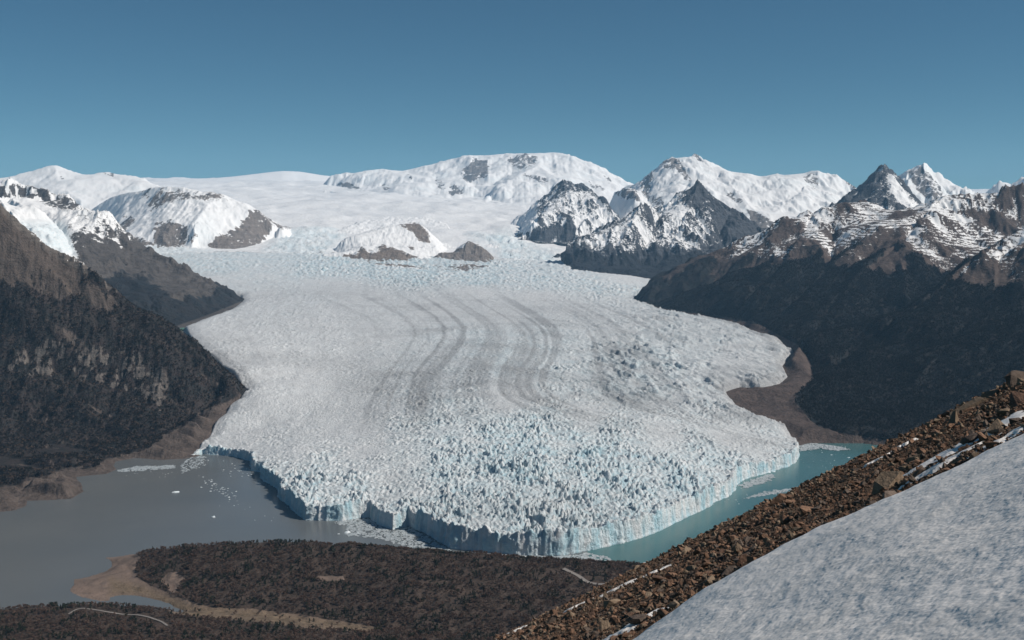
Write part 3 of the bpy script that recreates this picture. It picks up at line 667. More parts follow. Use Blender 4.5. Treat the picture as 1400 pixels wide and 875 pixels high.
def right_massif():
    shore = [S(1560, 640, 0), S(1400, 625, 0), S(1300, 618, 0), S(1215, 610, 0), S(1180, 606, 0), S(1140, 606, 0), S(1105, 606, 0)]
    margin = [S(1105, 606, 0), S(1091, 603, 12), S(1070, 582, 42), S(1045, 572, 60), S(1015, 561, 74), S(998, 546, 88), S(991, 533, 100), S(1012, 527, 104), S(1040, 530, 101), S(1062, 527, 101), S(1077, 513, 112), S(1070, 500, 135), S(1085, 480, 144), S(1060, 462, 180),
              S(1004, 443, 210), S(960, 434, 226), S(918, 427, 238), S(880, 416, 258), S(871, 411, 266)]
    brk = [S(1215, 603, 24), S(1150, 594, 30), S(1108, 577, 55), S(1085, 548, 92), S(1112, 517, 118), S(1104, 490, 145), S(1078, 464, 188), S(1040, 445, 222), S(1004, 436, 235), S(950, 428, 246), S(905, 420, 262)]
    ridge = [at(872, 409, 9100), at(885, 397, 9150), at(900, 384, 9200), at(930, 364, 9300), at(960, 349, 9400), at(985, 339, 9450), at(1010, 326, 9500), at(1040, 317, 9550), at(1060, 308, 9600), at(1085, 301, 9700), at(1110, 292, 9800), at(1135, 287, 9900),
             at(1165, 279, 10400), at(1200, 284, 10300), at(1235, 291, 10100), at(1255, 283, 10050), at(1275, 273, 10050), at(1292, 266, 10050), at(1330, 266, 10100), at(1362, 263, 10150), at(1375, 255, 10200), at(1390, 254, 10200), at(1400, 250, 10200), at(1560, 240, 10600)]
    s1 = [at(1110, 292, 9800), at(1090, 330, 9100), at(1060, 375, 8500), at(1020, 415, 7900)]
    s2 = [at(1292, 266, 10050), at(1260, 300, 9400), at(1225, 335, 8700), at(1180, 365, 8200), at(1150, 400, 7700), at(1120, 445, 7100), at(1095, 472, 6700)]
    s2b = [at(1225, 335, 8700), at(1240, 380, 8000), at(1235, 410, 7500)]
    s3 = [at(1560, 230, 8200), at(1480, 280, 8000), at(1430, 300, 7900), at(1400, 314, 7800), at(1370, 330, 7600), at(1340, 347, 7400), at(1310, 368, 7200), at(1285, 395, 7000), at(1250, 425, 6700), at(1210, 455, 6500), at(1160, 490, 6200), at(1130, 515, 6000)]
    s3b = [at(1370, 330, 7600), at(1360, 400, 6900), at(1310, 460, 6200), at(1250, 520, 5500)]
    s3c = [at(1430, 300, 7900), at(1440, 400, 6700), at(1420, 480, 5900), at(1380, 540, 5300)]
    v1 = [at(1140, 320, 9500), at(1140, 352, 8800), at(1115, 390, 8200), at(1070, 432, 7550)]
    v2 = [Bz(1390, 8800, 690), Bz(1340, 8300, 560), Bz(1300, 7900, 440), Bz(1250, 7450, 335), Bz(1190, 7050, 250), Bz(1130, 6700, 180)]
    back = [Bz(868, 9250, 300), Bz(900, 9900, 300), Bz(980, 10800, 330), Bz(1100, 11800, 500), Bz(1300, 12300, 700), Bz(1560, 12500, 700)]
    def cover(X, Y, Z, sl, E, z):
        px, py = proj(X, Y, Z); n = N1(X, Y, 350, 4, 23); n2 = N1(X, Y, 70, 4, 28)
        tl = np.interp(px, [870, 900, 985, 1060, 1130, 1200, 1280, 1330, 1400, 1560], [386, 384, 366, 356, 368, 362, 368, 392, 402, 420])
        fo = smooth(-13, 13, py - tl + 14 * n + 22 * E + 8 * n2)
        deb = poly_soft(px + 4 * n2, py + 2.5 * n2, [(1225, 604), (1150, 592), (1118, 582), (1108, 575), (1086, 549), (1088, 540), (1112, 518), (1108, 495), (1092, 472), (1065, 458), (1040, 444), (1004, 438), (905, 421), (868, 413), (868, 440), (1000, 480), (960, 540), (1060, 610), (1230, 625)], 2.5)
        fo = fo * (1 - deb)
        st = (Z + .10 * X + .05 * Y) / 13. + 4.5 * N1(X, Y, 500, 3, 41) + .8 * n2
        stripe = np.clip(.5 + .5 * np.sin(st * 2 * pi / 2.0) + .9 * N1(X, Y, 130, 3, 42), 0, 1)
        hi = smooth(420, 820, Z + 100 * n)
        snow = hi * (.30 + .48 * stripe * smooth(-.45, .15, N1(X, Y, 420, 3, 45) + .1)) + .16 * n2 + .16 * N1(X, Y, 30, 3, 46) - .12 * E + .16 * smooth(800, 1150, Z) - .25 * smooth(.0, .5, n) - .14 * E
        brown = poly_soft(px + 6 * n2, py + 3 * n2, [(1330, 286), (1375, 298), (1410, 306), (1380, 318), (1340, 305), (1310, 290)], 5)
        snow = snow - .5 * brown - .5 * poly_soft(px + 10 * n, py, [(1180, 345), (1215, 318), (1240, 340), (1230, 372), (1195, 378)], 8)
        snow = np.where(py > tl - 4, snow * .2, snow)
        snow = snow + .35 * np.exp(-((py - np.interp(px, [1280, 1400], [385, 320]) - 4) / 7) ** 2) * (px > 1270) * smooth(-.3, .3, n2)
        return dict(forest=fo, snow=np.clip(snow, 0, 1), warm=np.clip(.55 + .6 * n2 + .4 * deb, 0, 1) * .9, ice=0 * Z)
    terrain('mountain', 'large dark mountain on the right with forested foot and thin snow stripes along its upper ledges', [shore + margin, brk, rough(ridge, 9, 3, 5), s1, s2, s2b, s3, s3b, s3c, v1, v2, back], -14, 760, 620, 700, .44, MAT['mountain_right'], cover, seed=11, floor=1.5, poly=shore + margin + back, extra=1.5)

def dark_mountain():
    top = [at(764, 338, 12300), at(772, 332, 12500), at(780, 328, 12700), at(800, 321, 12900), at(818, 317, 13000), at(840, 309, 13100), at(854, 301, 13200), at(865, 290, 13300), at(875, 282, 13400), at(884, 285, 13600), at(893, 292, 13900), at(905, 289, 14200), at(918, 272, 14400), at(928, 262, 14500),
           at(939, 260, 14550), at(947, 256, 14600), at(955, 245, 14650), at(963, 254, 14700), at(972, 266, 14700), at(988, 275, 14700), at(1000, 284, 14600), at(1015, 290, 14500), at(1029, 305, 14400), at(1045, 316, 14300), at(1090, 340, 14000)]
    base = [G(764, 342), G(767, 356), G(780, 369), G(823, 373), G(865, 376), G(898, 380), G(960, 382)]
    back = [Bz(755, 13200, 520), Bz(800, 14600, 700), Bz(900, 16200, 850), Bz(1000, 16500, 850), Bz(1100, 15800, 700)]
    s1 = [at(875, 282, 13400), at(862, 310, 12950), at(840, 345, 12500), at(815, 366, 12150)]
    s2 = [at(955, 245, 14650), at(945, 280, 14000), at(925, 320, 13300), at(905, 350, 12800), at(895, 370, 12450)]
    v = [at(905, 292, 13900), at(893, 325, 13150), at(868, 362, 12450)]
    s3 = [at(1000, 284, 14600), at(985, 320, 13700), at(960, 350, 13000)]
    def cover(X, Y, Z, sl, E, z):
        px, py = proj(X, Y, Z); n = N1(X, Y, 400, 4, 33); n2 = N1(X, Y, 110, 4, 38)
        st = (Z - .25 * X + .15 * Y) / 60 + 1.5 * n
        snow = .58 * smooth(430, 760, Z + 150 * n) + .26 * n2 + .30 * N1(X, Y, 38, 3, 39) - .20 * E - .40 * smooth(960, 990, px) + .0
        snow = snow - .5 * np.exp(-((px - 950 - (py - 245) * .1) / 15) ** 2 - ((py - 262) / 22) ** 2) + .3 * np.exp(-((px - 930) / 12) ** 2 - ((py - 287) / 7) ** 2)
        snow = np.maximum(snow, .9 * poly_soft(px + 3 * n, py + 3 * n, [(908, 284), (922, 268), (916, 285), (905, 296)], 3))
        return dict(forest=smooth(360, 330, -py + 690 + 12 * n) * 0 + smooth(342, 352, py + 8 * n + 6 * E), snow=np.clip(snow, 0, 1), warm=0 * Z, ice=0 * Z)
    terrain('mountain', 'dark craggy mountain with a pointed rock tower beyond the glacier, dusted with snow', [top, base, back, s1, s2, v, s3], 330, 460, 420, 620, .62, MAT['mountain_dark'], cover, seed=17, poly=base + back[::-1], edgew=90, coast=50)

def rocky_peak():
    top = [at(690, 322, 14485), at(710, 316, 14897), at(725, 309, 15227), at(738, 295, 15887), at(745, 285, 16272), at(752, 272, 16714), at(757, 259, 17000), at(763, 250, 17100), at(770, 246, 17100), at(778, 246, 17150), at(786, 252, 17200), at(795, 250, 17200), at(803, 255, 17200), at(812, 262, 17100),
           at(820, 272, 16814), at(832, 282, 16528), at(842, 293, 16224), at(850, 302, 15957), at(860, 308, 15745)]
    base = [G(690, 332), G(715, 330), G(724, 327), G(735, 330), G(760, 330), G(775, 332), G(800, 330), G(850, 330)]
    back = [Bz(690, 16800, 900), Bz(760, 20000, 1100), Bz(860, 19500, 1000)]
    s1 = [at(770, 246, 17100), at(775, 270, 16400), at(764, 295, 15700), at(745, 318, 15100)]
    s2 = [at(803, 255, 17200), at(815, 280, 16300), at(800, 300, 15700), at(785, 320, 15100)]
    s3 = [at(745, 285, 16270), at(733, 306, 15300)]
    def cover(X, Y, Z, sl, E, z):
        px, py = proj(X, Y, Z); n = N1(X, Y, 300, 4, 43); n2 = N1(X, Y, 90, 4, 48)
        snow = .68 + .34 * n2 + .25 * N1(X, Y, 36, 3, 49) - .30 * E - .14 * smooth(.7, 1.2, sl) - .22 * smooth(268, 252, py) - .3 * poly_soft(px, py, [(722, 318), (760, 300), (780, 318), (790, 332), (725, 332)], 5)
        snow = np.where(px < 735, snow + .7 * smooth(745, 720, px) * smooth(322, 312, py), snow) + .3 * poly_soft(px + 8 * n, py, [(790, 300), (830, 285), (848, 310), (830, 325), (795, 322)], 4)
        return dict(forest=0 * Z, snow=np.clip(snow, 0, 1), warm=0 * Z, ice=0 * Z)
    terrain('mountain', 'steep rocky peak streaked with snow at the head of the glacier', [top, base, back, s1, s2, s3], 440, 300, 300, 520, .62, MAT['mountain_dark'], cover, seed=23, poly=base + back[::-1], edgew=90, coast=50)

def snow_mats(X, Y, Z, E, n2, polys, thr=4):
    px, py = proj(X, Y, Z); rk = 0 * Z
    for p, a in polys: rk = np.maximum(rk, a * poly_soft(px + 7 * n2, py + 6 * n2, p, thr))
    return px, py, rk

def left_outcrops():
    top = [at(120, 285, 17500), at(150, 268, 17200), at(175, 262, 16700), at(195, 260, 16300), at(210, 255, 15900), at(228, 254, 15700), at(250, 255, 15500), at(275, 262, 15300), at(292, 263, 15100), at(305, 268, 15400), at(320, 276, 15300), at(335, 277, 15200), at(345, 282, 15100), at(356, 290, 14900), at(368, 300, 14700), at(385, 307, 14600), G(402, 313, 8)]
    base = [G(150, 335), G(195, 337), G(240, 338), G(287, 339), G(320, 341), G(345, 336), G(380, 326), G(405, 314)]
    back = [Bz(120, 19000, 1150), Bz(220, 18500, 1100), Bz(320, 18300, 1080), Bz(400, 16800, 930)]
    s1 = [at(335, 277, 14100), at(322, 292, 13800), at(312, 308, 13550), at(296, 326, 13200)]
    s2 = [at(225, 256, 15700), at(222, 285, 15000), at(215, 310, 14300), at(228, 330, 13700)]
    v = [at(285, 275, 14800), at(265, 305, 14000), at(262, 332, 13500)]
    def cover(X, Y, Z, sl, E, z):
        n = N1(X, Y, 300, 4, 53); n2 = N1(X, Y, 110, 4, 58)
        px, py, rk = snow_mats(X, Y, Z, E, n2, [([(292, 345), (286, 336), (302, 322), (320, 315), (334, 302), (342, 290), (352, 286), (360, 293), (372, 306), (366, 322), (342, 345)], .98), ([(213, 306), (235, 303), (258, 312), (256, 325), (245, 345), (215, 345), (210, 325)], .95), ([(162, 312), (176, 296), (184, 300), (170, 318)], 1.), ([(180, 345), (178, 322), (210, 330), (215, 345)], .9),
                               ([(226, 260), (246, 258), (262, 266), (300, 262), (312, 274), (280, 275), (250, 272), (228, 278), (212, 288), (206, 274)], .72), ([(192, 262), (208, 256), (208, 272), (198, 276)], .6), ([(370, 303), (402, 308), (404, 314), (380, 312)], .7), ([(203, 270), (210, 268), (212, 288), (206, 290)], .7), ([(258, 322), (272, 323), (265, 333), (256, 332)], .7)])
        blue = poly_soft(px, py, [(262, 300), (290, 300), (300, 335), (255, 335)], 12)
        return dict(forest=0 * Z, snow=np.clip(.95 - rk * (.86 + .5 * n2 + .9 * N1(X, Y, 40, 3, 57)) - .14 * E, 0, 1), warm=.35 + 0 * Z, ice=.25 * blue)
    terrain('mountain', 'low snowy mountain with bare grey rock outcrops above the left edge of the glacier', [top, base, back, s2, v], 440, 330, 220, 700, .22, MAT['mountain_far'], cover, sm=9, relief=lambda X, Y: 26 * (ridged(X / 190., Y / 190., 4, 7) - .5), keepz=455, seed=29)

def nunataks():
    polysA = [([(468, 352), (478, 346), (486, 349), (495, 337), (503, 346), (515, 345), (524, 335), (545, 342), (572, 353), (592, 362), (594, 368), (540, 364), (500, 359)], 1.1),
              ([(545, 308), (572, 304), (586, 318), (588, 333), (572, 330), (566, 318)], .85), ([(560, 336), (568, 338), (566, 343), (558, 341)], .8)]
    top = [at(440, 345, 12500), at(475, 344, 12550), at(497, 336, 12700), at(512, 342, 12700), at(526, 334, 12750), at(550, 343, 12600), at(575, 352, 12450), at(593, 362, 12200)]
    crest = [at(470, 325, 13400), at(515, 314, 13900), at(548, 306, 14200), at(568, 303, 14300), at(582, 311, 14200), at(592, 330, 13600), at(600, 345, 13000)]
    base = [G(440, 351), G(470, 353), G(500, 358), G(550, 364), G(593, 368)]
    back = [G(440, 325), G(500, 300), G(560, 292), G(610, 305), G(625, 330)]
    def cover(X, Y, Z, sl, E, z):
        n2 = N1(X, Y, 90, 4, 68); px, py, rk = snow_mats(X, Y, Z, E, n2, polysA, 2.5)
        return dict(forest=0 * Z, snow=np.clip(.95 - rk * (.9 + .4 * n2 + .7 * N1(X, Y, 30, 3, 57)) - .05 * E, 0, 1), warm=.6 + 0 * Z, ice=0 * Z)
    terrain('rock_island', 'snow covered rock island with a long brown cliff foot, left of the pair at the glacier head', [top, crest, base, back], 380, 280, 190, 420, .3, MAT['mountain_far'], cover, relief=lambda X, Y: 24 * (ridged(X / 120., Y / 120., 4, 9) - .5), keepz=400, seed=31)
    top = [at(591, 352, 12600), at(598, 347, 12700), at(607, 343, 12800), at(615, 346, 12800), at(625, 345, 12850), at(633, 336, 12950), at(641, 328, 13100), at(650, 333, 13000), at(660, 339, 12900), at(668, 345, 12800), at(674, 353, 12600)]
    base = [G(589, 362), G(605, 367), G(625, 369), G(648, 368), G(665, 361), G(676, 355)]
    back = [G(590, 340), G(620, 322), G(645, 316), G(675, 325), G(684, 340)]
    def cover2(X, Y, Z, sl, E, z):
        n2 = N1(X, Y, 70, 4, 78); px, py, rk = snow_mats(X, Y, Z, E, n2, [([(586, 354), (600, 343), (625, 343), (640, 326), (660, 336), (676, 352), (676, 358), (655, 372), (600, 372)], 1.1)], 2.5)
        return dict(forest=0 * Z, snow=np.clip(.95 - rk * (.9 + .5 * n2 + .7 * N1(X, Y, 30, 3, 57)) - .05 * E + .15 * smooth(342, 334, py), 0, 1), warm=.35 + 0 * Z, ice=0 * Z)
    terrain('rock_island', 'rounded grey rock island, right of the pair at the glacier head', [top, base, back], 400, 200, 170, 300, .35, MAT['mountain_far'], cover2, relief=lambda X, Y: 26 * (ridged(X / 110., Y / 110., 4, 8) - .5), keepz=400, seed=37)

def far_peaks():
    # left dome range
    top = [at(-120, 262, 20500), at(0, 243, 21000), at(25, 238, 21000), at(50, 230, 21000), at(62, 225, 21000), at(75, 224, 21000), at(88, 229, 21000), at(100, 235, 20900), at(112, 241, 20800), at(128, 241, 20600), at(140, 234, 20500), at(150, 234, 20450), at(160, 238, 20300), at(172, 239, 20200), at(186, 240, 20000), at(200, 247, 19600), at(215, 254, 19200), at(240, 262, 18600)]
    base = [Bz(-120, 15000, 760), Bz(0, 15500, 800), Bz(120, 16200, 880), Bz(200, 16500, 900), Bz(260, 16800, 940)]
    back = [Bz(-120, 26000, 1500), Bz(100, 26000, 1500), Bz(260, 23000, 1400)]
    s1 = [at(75, 224, 21000), at(80, 250, 19500), at(110, 275, 17800)]
    s2 = [at(145, 234, 20450), at(165, 252, 19300), at(190, 275, 17800)]
    def cv(polys, seed, e=.10, iz=None):
        def cover(X, Y, Z, sl, E, z):
            n2 = N1(X, Y, 200, 4, seed); px, py, rk = snow_mats(X, Y, Z, E, n2 + .5 * N1(X, Y, 60, 3, seed + 7), polys, 1.5); rk = rk * (1 + 1.1 * N1(X, Y, 75, 3, seed + 9) - .25 * E)
            ic = .25 * smooth(.1, .5, N1(X, Y, 500, 3, seed + 2) + .3 * smooth(.4, .8, sl))
            return dict(forest=0 * Z, snow=np.clip(.97 - rk * (1 + .7 * n2) - e * E * smooth(.4, .9, sl), 0, 1), warm=0 * Z, ice=ic)
        return cover
    terrain('mountain', 'rounded snow dome range on the skyline at the far left', [top, base, back, s1, s2], 700, 300, 150, 1000, .3, MAT['mountain_far'], cv([([(138, 236), (155, 234), (160, 240), (150, 242)], .6), ([(80, 240), (86, 240), (86, 244), (80, 244)], .8)], 81), keepz=720, seed=41)
    # distant ice cap rim
    top = [at(150, 262, 30000), at(200, 248, 30000), at(240, 244, 30000), at(280, 243, 30000), at(320, 240, 30000), at(350, 236, 30000), at(385, 231, 30000), at(410, 232, 30000), at(440, 238, 30000), at(465, 240, 30000), at(560, 250, 30000)]
    base = [Bz(150, 23000, 1530), Bz(300, 22500, 1480), Bz(420, 22000, 1430), Bz(560, 23000, 1530)]
    back = [Bz(150, 36000, 1700), Bz(560, 36000, 1700)]
    terrain('snowfield', 'smooth distant white ice cap rim on the skyline left of centre', [top, base, back], 1200, 300, 90, 2500, .05, MAT['mountain_far'], cv([], 91, .0), keepz=1250, seed=43)
    # the big white massif
    top = [at(445, 243, 25500), at(462, 237, 25500), at(473, 233, 25500), at(485, 237, 25500), at(500, 233, 25500), at(522, 229, 25500), at(535, 232, 25500), at(548, 234, 25500), at(565, 230, 25500), at(590, 224, 25600), at(618, 216, 25700), at(645, 212, 25700), at(690, 210, 25800), at(720, 209, 25800), at(740, 208, 25800), at(758, 206, 25800), at(768, 208, 25800),
           at(780, 213, 25600), at(800, 220, 25400), at(818, 226, 25200), at(826, 231, 25100), at(836, 240, 24900), at(850, 248, 24700), at(865, 253, 24500), at(890, 262, 24300)]
    foot = [G(440, 260), G(470, 262), G(503, 262), G(543, 267), G(574, 270), G(614, 271), G(650, 270), G(700, 280), G(760, 285), G(850, 280), G(900, 280)]
    back = [Bz(440, 31000, 1800), Bz(700, 31000, 1900), Bz(900, 30000, 1700)]
    sp1 = [at(745, 209, 25800), at(735, 225, 24400), at(715, 236, 23400), at(695, 250, 22500), at(668, 266, 21800)]
    sp2 = [at(735, 225, 24400), at(752, 238, 23300), at(765, 250, 22400)]
    sp3 = [at(618, 216, 25700), at(630, 240, 24300), at(655, 262, 22800)]
    vl = [at(700, 225, 24600), at(690, 242, 23800), at(672, 256, 23200)]
    polys = [([(634, 228), (650, 218), (668, 220), (668, 238), (650, 246), (640, 250), (632, 244)], .85), ([(612, 264), (622, 254), (634, 256), (634, 265), (618, 268)], .8), ([(595, 246), (604, 244), (610, 256), (600, 260)], .5), ([(690, 216), (720, 210), (736, 214), (732, 224), (712, 232), (700, 226)], .62),
             ([(712, 240), (735, 238), (756, 250), (740, 250)], .62), ([(825, 240), (832, 240), (838, 250), (830, 250)], .6), ([(462, 250), (480, 251), (498, 260), (480, 258), (464, 256)], .8), ([(524, 255), (534, 254), (532, 262), (524, 260)], .7), ([(556, 238), (566, 240), (562, 250)], .55), ([(800, 248), (820, 252), (832, 262), (812, 260)], .5)]
    terrain('mountain', 'highest broad white massif on the skyline behind the glacier head', [top, foot, back, sp1, sp2, sp3, vl], 1150, 420, 190, 1000, .42, MAT['mountain_far'], cv(polys, 101, .16), keepz=1180, seed=47)
    # snow peaks behind the dark mountain
    top = [at(840, 262, 20000), at(858, 250, 20000), at(872, 252, 20000), at(880, 246, 20000), at(885, 238, 20000), at(893, 232, 20000), at(902, 227, 20000), at(908, 219, 20000), at(915, 216, 20000), at(921, 214, 20000), at(928, 218, 20000), at(940, 217, 20100), at(946, 213, 20200), at(951, 209, 20200), at(957, 213, 20200), at(964, 222, 20200), at(975, 228, 20200), at(988, 234, 20200),
           at(1000, 236, 20200), at(1020, 241, 20200), at(1040, 244, 20200), at(1050, 238, 20200), at(1063, 236, 20200), at(1078, 240, 20200), at(1092, 238, 20200), at(1108, 232, 20200), at(1118, 234, 20200), at(1130, 235, 20200), at(1148, 241, 20100), at(1160, 249, 20000), at(1172, 257, 19800), at(1185, 266, 19600)]
    base = [Bz(835, 16800, 850), Bz(900, 16600, 850), Bz(1000, 16200, 800), Bz(1100, 15500, 750), Bz(1190, 15500, 800)]
    back = [Bz(835, 25000, 1500), Bz(1000, 25000, 1500), Bz(1200, 24000, 1400)]
    s1 = [at(921, 214, 20000), at(930, 228, 19400), at(944, 248, 18600), at(930, 270, 17600)]
    s2 = [at(885, 238, 20000), at(880, 262, 18800), at(890, 285, 17500)]
    s3 = [at(951, 209, 20200), at(985, 240, 19200), at(1015, 268, 18000), at(1040, 300, 16800)]
    s4 = [at(1110, 232, 20200), at(1095, 262, 18800), at(1060, 290, 17400)]
    s5 = [at(840, 262, 19000), at(856, 258, 18200), at(870, 268, 17600)]
    polys = [([(906, 218), (920, 212), (930, 220), (946, 246), (938, 248), (925, 232), (905, 232)], .62), ([(944, 214), (952, 208), (966, 224), (950, 220)], .45), ([(884, 232), (894, 228), (888, 260), (878, 268)], .65), ([(872, 240), (888, 244), (890, 275), (880, 272)], .45), ([(842, 268), (852, 256), (872, 262), (874, 274), (850, 270)], .85),
             ([(990, 266), (1000, 262), (1020, 275), (1010, 280)], .5), ([(1095, 240), (1112, 236), (1122, 244), (1112, 258), (1102, 250)], .5), ([(1150, 242), (1172, 254), (1176, 262), (1155, 250)], .8), ([(1022, 286), (1036, 290), (1060, 304), (1070, 318), (1040, 316), (1025, 300)], .85), ([(890, 270), (905, 265), (912, 285), (895, 290)], .45)]
    terrain('mountain', 'jagged white summits behind the dark craggy mountain', [top, base, back, s1, s2, s3, s4, s5], 700, 420, 240, 1000, .42, MAT['mountain_far'], cv(polys, 111, .16), keepz=720, seed=53)
    # pointed peak, dark left flank
    top = [at(1090, 306, 14200), at(1110, 300, 14500), at(1130, 288, 14800), at(1146, 276, 15000), at(1160, 266, 15200), at(1172, 258, 15300), at(1184, 247, 15400), at(1194, 238, 15500), at(1200, 233, 15500), at(1204, 226, 15500), at(1208, 223, 15500), at(1213, 229, 15500), at(1222, 234, 15500), at(1230, 243, 15400), at(1240, 258, 15200), at(1250, 274, 14900), at(1262, 290, 14600), at(1280, 306, 14200)]
    base = [Bz(1080, 11800, 600), Bz(1170, 11600, 620), Bz(1290, 11800, 640)]
    back = [Bz(1080, 18000, 800), Bz(1200, 19000, 900), Bz(1290, 18000, 800)]
    s1 = [at(1208, 223, 15500), at(1203, 250, 14700), at(1215, 280, 13500)]
    s2 = [at(1184, 247, 15400), at(1165, 275, 14300), at(1150, 290, 13200)]
    s3 = [at(1222, 234, 15500), at(1238, 265, 14600), at(1250, 288, 13600)]
    def cover(X, Y, Z, sl, E, z):
        n2 = N1(X, Y, 120, 4, 121); n = N1(X, Y, 500, 3, 122); px, py = proj(X, Y, Z)
        snow = .40 + .45 * n2 - .22 * E + .42 * poly_soft(px + 4 * n2, py + 3 * n2, [(1212, 240), (1222, 240), (1240, 262), (1262, 290), (1235, 285), (1215, 262)], 4) + .35 * poly_soft(px + 4 * n2, py, [(1128, 296), (1140, 283), (1160, 290), (1150, 300)], 4) - .2 * smooth(1195, 1185, px) * smooth(285, 265, py) - .25 * poly_soft(px, py, [(1225, 246), (1236, 246), (1252, 262), (1240, 262)], 2)
        return dict(forest=0 * Z, snow=np.clip(snow, 0, 1), warm=0 * Z, ice=0 * Z)
    terrain('mountain', 'pointed dark rock peak with snow gullies, left of the white pyramid on the right skyline', [top, base, back, s1, s2, s3], 520, 280, 220, 700, .55, MAT['mountain_dark'], cover, keepz=560, seed=59)
    top = [at(1195, 262, 19000), at(1215, 246, 19000), at(1228, 237, 19000), at(1240, 231, 19000), at(1248, 226, 19000), at(1256, 221, 19000), at(1263, 222, 19000), at(1272, 228, 19000), at(1282, 236, 19000), at(1290, 247, 19000), at(1300, 254, 18900), at(1315, 259, 18800), at(1335, 263, 18600), at(1350, 270, 18400)]
    base = [Bz(1190, 16500, 900), Bz(1260, 15500, 850), Bz(1360, 15500, 850)]
    back = [Bz(1190, 22500, 1200), Bz(1360, 22500, 1200)]
    s1 = [at(1259, 221, 19000), at(1268, 245, 18300), at(1285, 272, 17300)]
    s2 = [at(1240, 231, 19000), at(1240, 258, 17800), at(1250, 280, 17000)]
    terrain('mountain', 'white snow pyramid with a shaded rocky face on the right skyline', [top, base, back, s1, s2], 700, 220, 150, 900, .6, MAT['mountain_far'], cv([([(1240, 236), (1258, 226), (1270, 236), (1288, 256), (1290, 268), (1272, 275), (1255, 262)], .62)], 131, .1), keepz=740, seed=61)
    top = [at(1335, 270, 20000), at(1348, 258, 20000), at(1356, 249, 20000), at(1366, 248, 20000), at(1376, 250, 20000), at(1388, 247, 20000), at(1400, 240, 20000), at(1440, 226, 20000), at(1520, 240, 20000)]
    base = [Bz(1330, 16500, 850), Bz(1520, 16500, 850)]
    back = [Bz(1330, 24000, 1300), Bz(1520, 24000, 1300)]
    terrain('mountain', 'small white peak cut by the right edge of the photograph', [top, base, back], 760, 160, 110, 900, .55, MAT['mountain_far'], cv([], 141, .0), keepz=780, seed=67)

def ice_cap():
    th = np.linspace(-.62, .62, 620); rs = [12300.]
    while rs[-1] < 36000: rs.append(rs[-1] + rs[-1] * .0045)
    T, R = np.meshgrid(th, np.array(rs)); X = R * np.sin(T); Y = R * np.cos(T); L = np.log(R)
    Z = base_z(X, Y)
    s = smooth(13200, 14800, Y)
    rough = smooth(-.1, .25, N1(X, Y, 2600, 3, 151)) * (1 - .7 * smooth(20000, 26000, Y)); px, py = proj(X, Y, Z)
    ib = np.maximum.reduce([poly_soft(px, py, p, 8) for p in ([(360, 345), (385, 318), (450, 312), (470, 322), (450, 342), (440, 356)], [(640, 325), (700, 318), (720, 335), (765, 345), (760, 372), (690, 372), (680, 345)], [(60, 340), (250, 334), (290, 345), (240, 350)])])
    f1, f2, c = worley(T / .0036 + fbm(X / 900, Y / 900, 2, 5), L / .0065, 161)
    Z = Z + s * 105 * N1(X, Y, 1700, 4, 152) + s * 9 * N1(X, Y, 380, 3, 156) + 9 * rough * s * ridged(X / 260, Y / 420, 4, 153) + np.clip(ib, 0, 1) * R * .0030 * np.clip((f2 - f1) * 1.6, 0, 1) * (.4 + c)
    Z = Z + 30 * smooth(.0, .5, N1(X, Y, 800, 3, 155)) * s
    Z = Z - 30 * (1 - smooth(12400, 12850, R))
    tongue = inside(X, Y, OUT2)
    grey = .35 * smooth(.0, .4, fbm(T * 12, L * 60, 4, 157)) * (1 - .6 * s)
    o = grid_obj('ice_cap', X, Y, Z, MAT['cap'], None, dict(blue=np.clip(ib * .6 * (.6 + .9 * fbm(X / 300, Y / 500, 3, 159)), 0, 1), dirt=grey * (1 - ib), crev=ib * np.clip(1 - (f2 - f1) * 2, 0, 1)))
    tag(o, 'wide white ice cap plateau feeding the glacier below the skyline peaks', kind='structure')

def cap_mat():
    m, t, b = new_mat('cap_snow'); q = N(t); P = q.pos()
    n1 = q.noise(P, 1 / 45., 5, .6); n2 = q.noise(q.scale(P, (1, .5, 1)), 1 / 260., 5, .6)
    c = q.mix(q.mapr(n2, .35, .65), (.83, .825, .82), (.77, .77, .775))
    c = q.mix(q.math('MULTIPLY', q.attr('blue').outputs['Fac'], q.mapr(n1, .3, .6, .3, 1.)), c, (.55, .69, .74))
    c = q.mix(q.attr('dirt').outputs['Fac'], c, (.55, .545, .54))
    c = q.mix(q.math('MULTIPLY', q.attr('crev').outputs['Fac'], .4), c, (.30, .45, .52))
    t.links.new(c, b.inputs['Base Color']); b.inputs['Roughness'].default_value = .7; b.inputs['Specular IOR Level'].default_value = .2
    t.links.new(q.bump(q.math('ADD', n1, n2), 16., .8), b.inputs['Normal']); MAT['cap'] = m
cap_mat()
near_left(); spur_left(); right_massif(); dark_mountain(); rocky_peak(); left_outcrops(); nunataks(); far_peaks(); ice_cap()

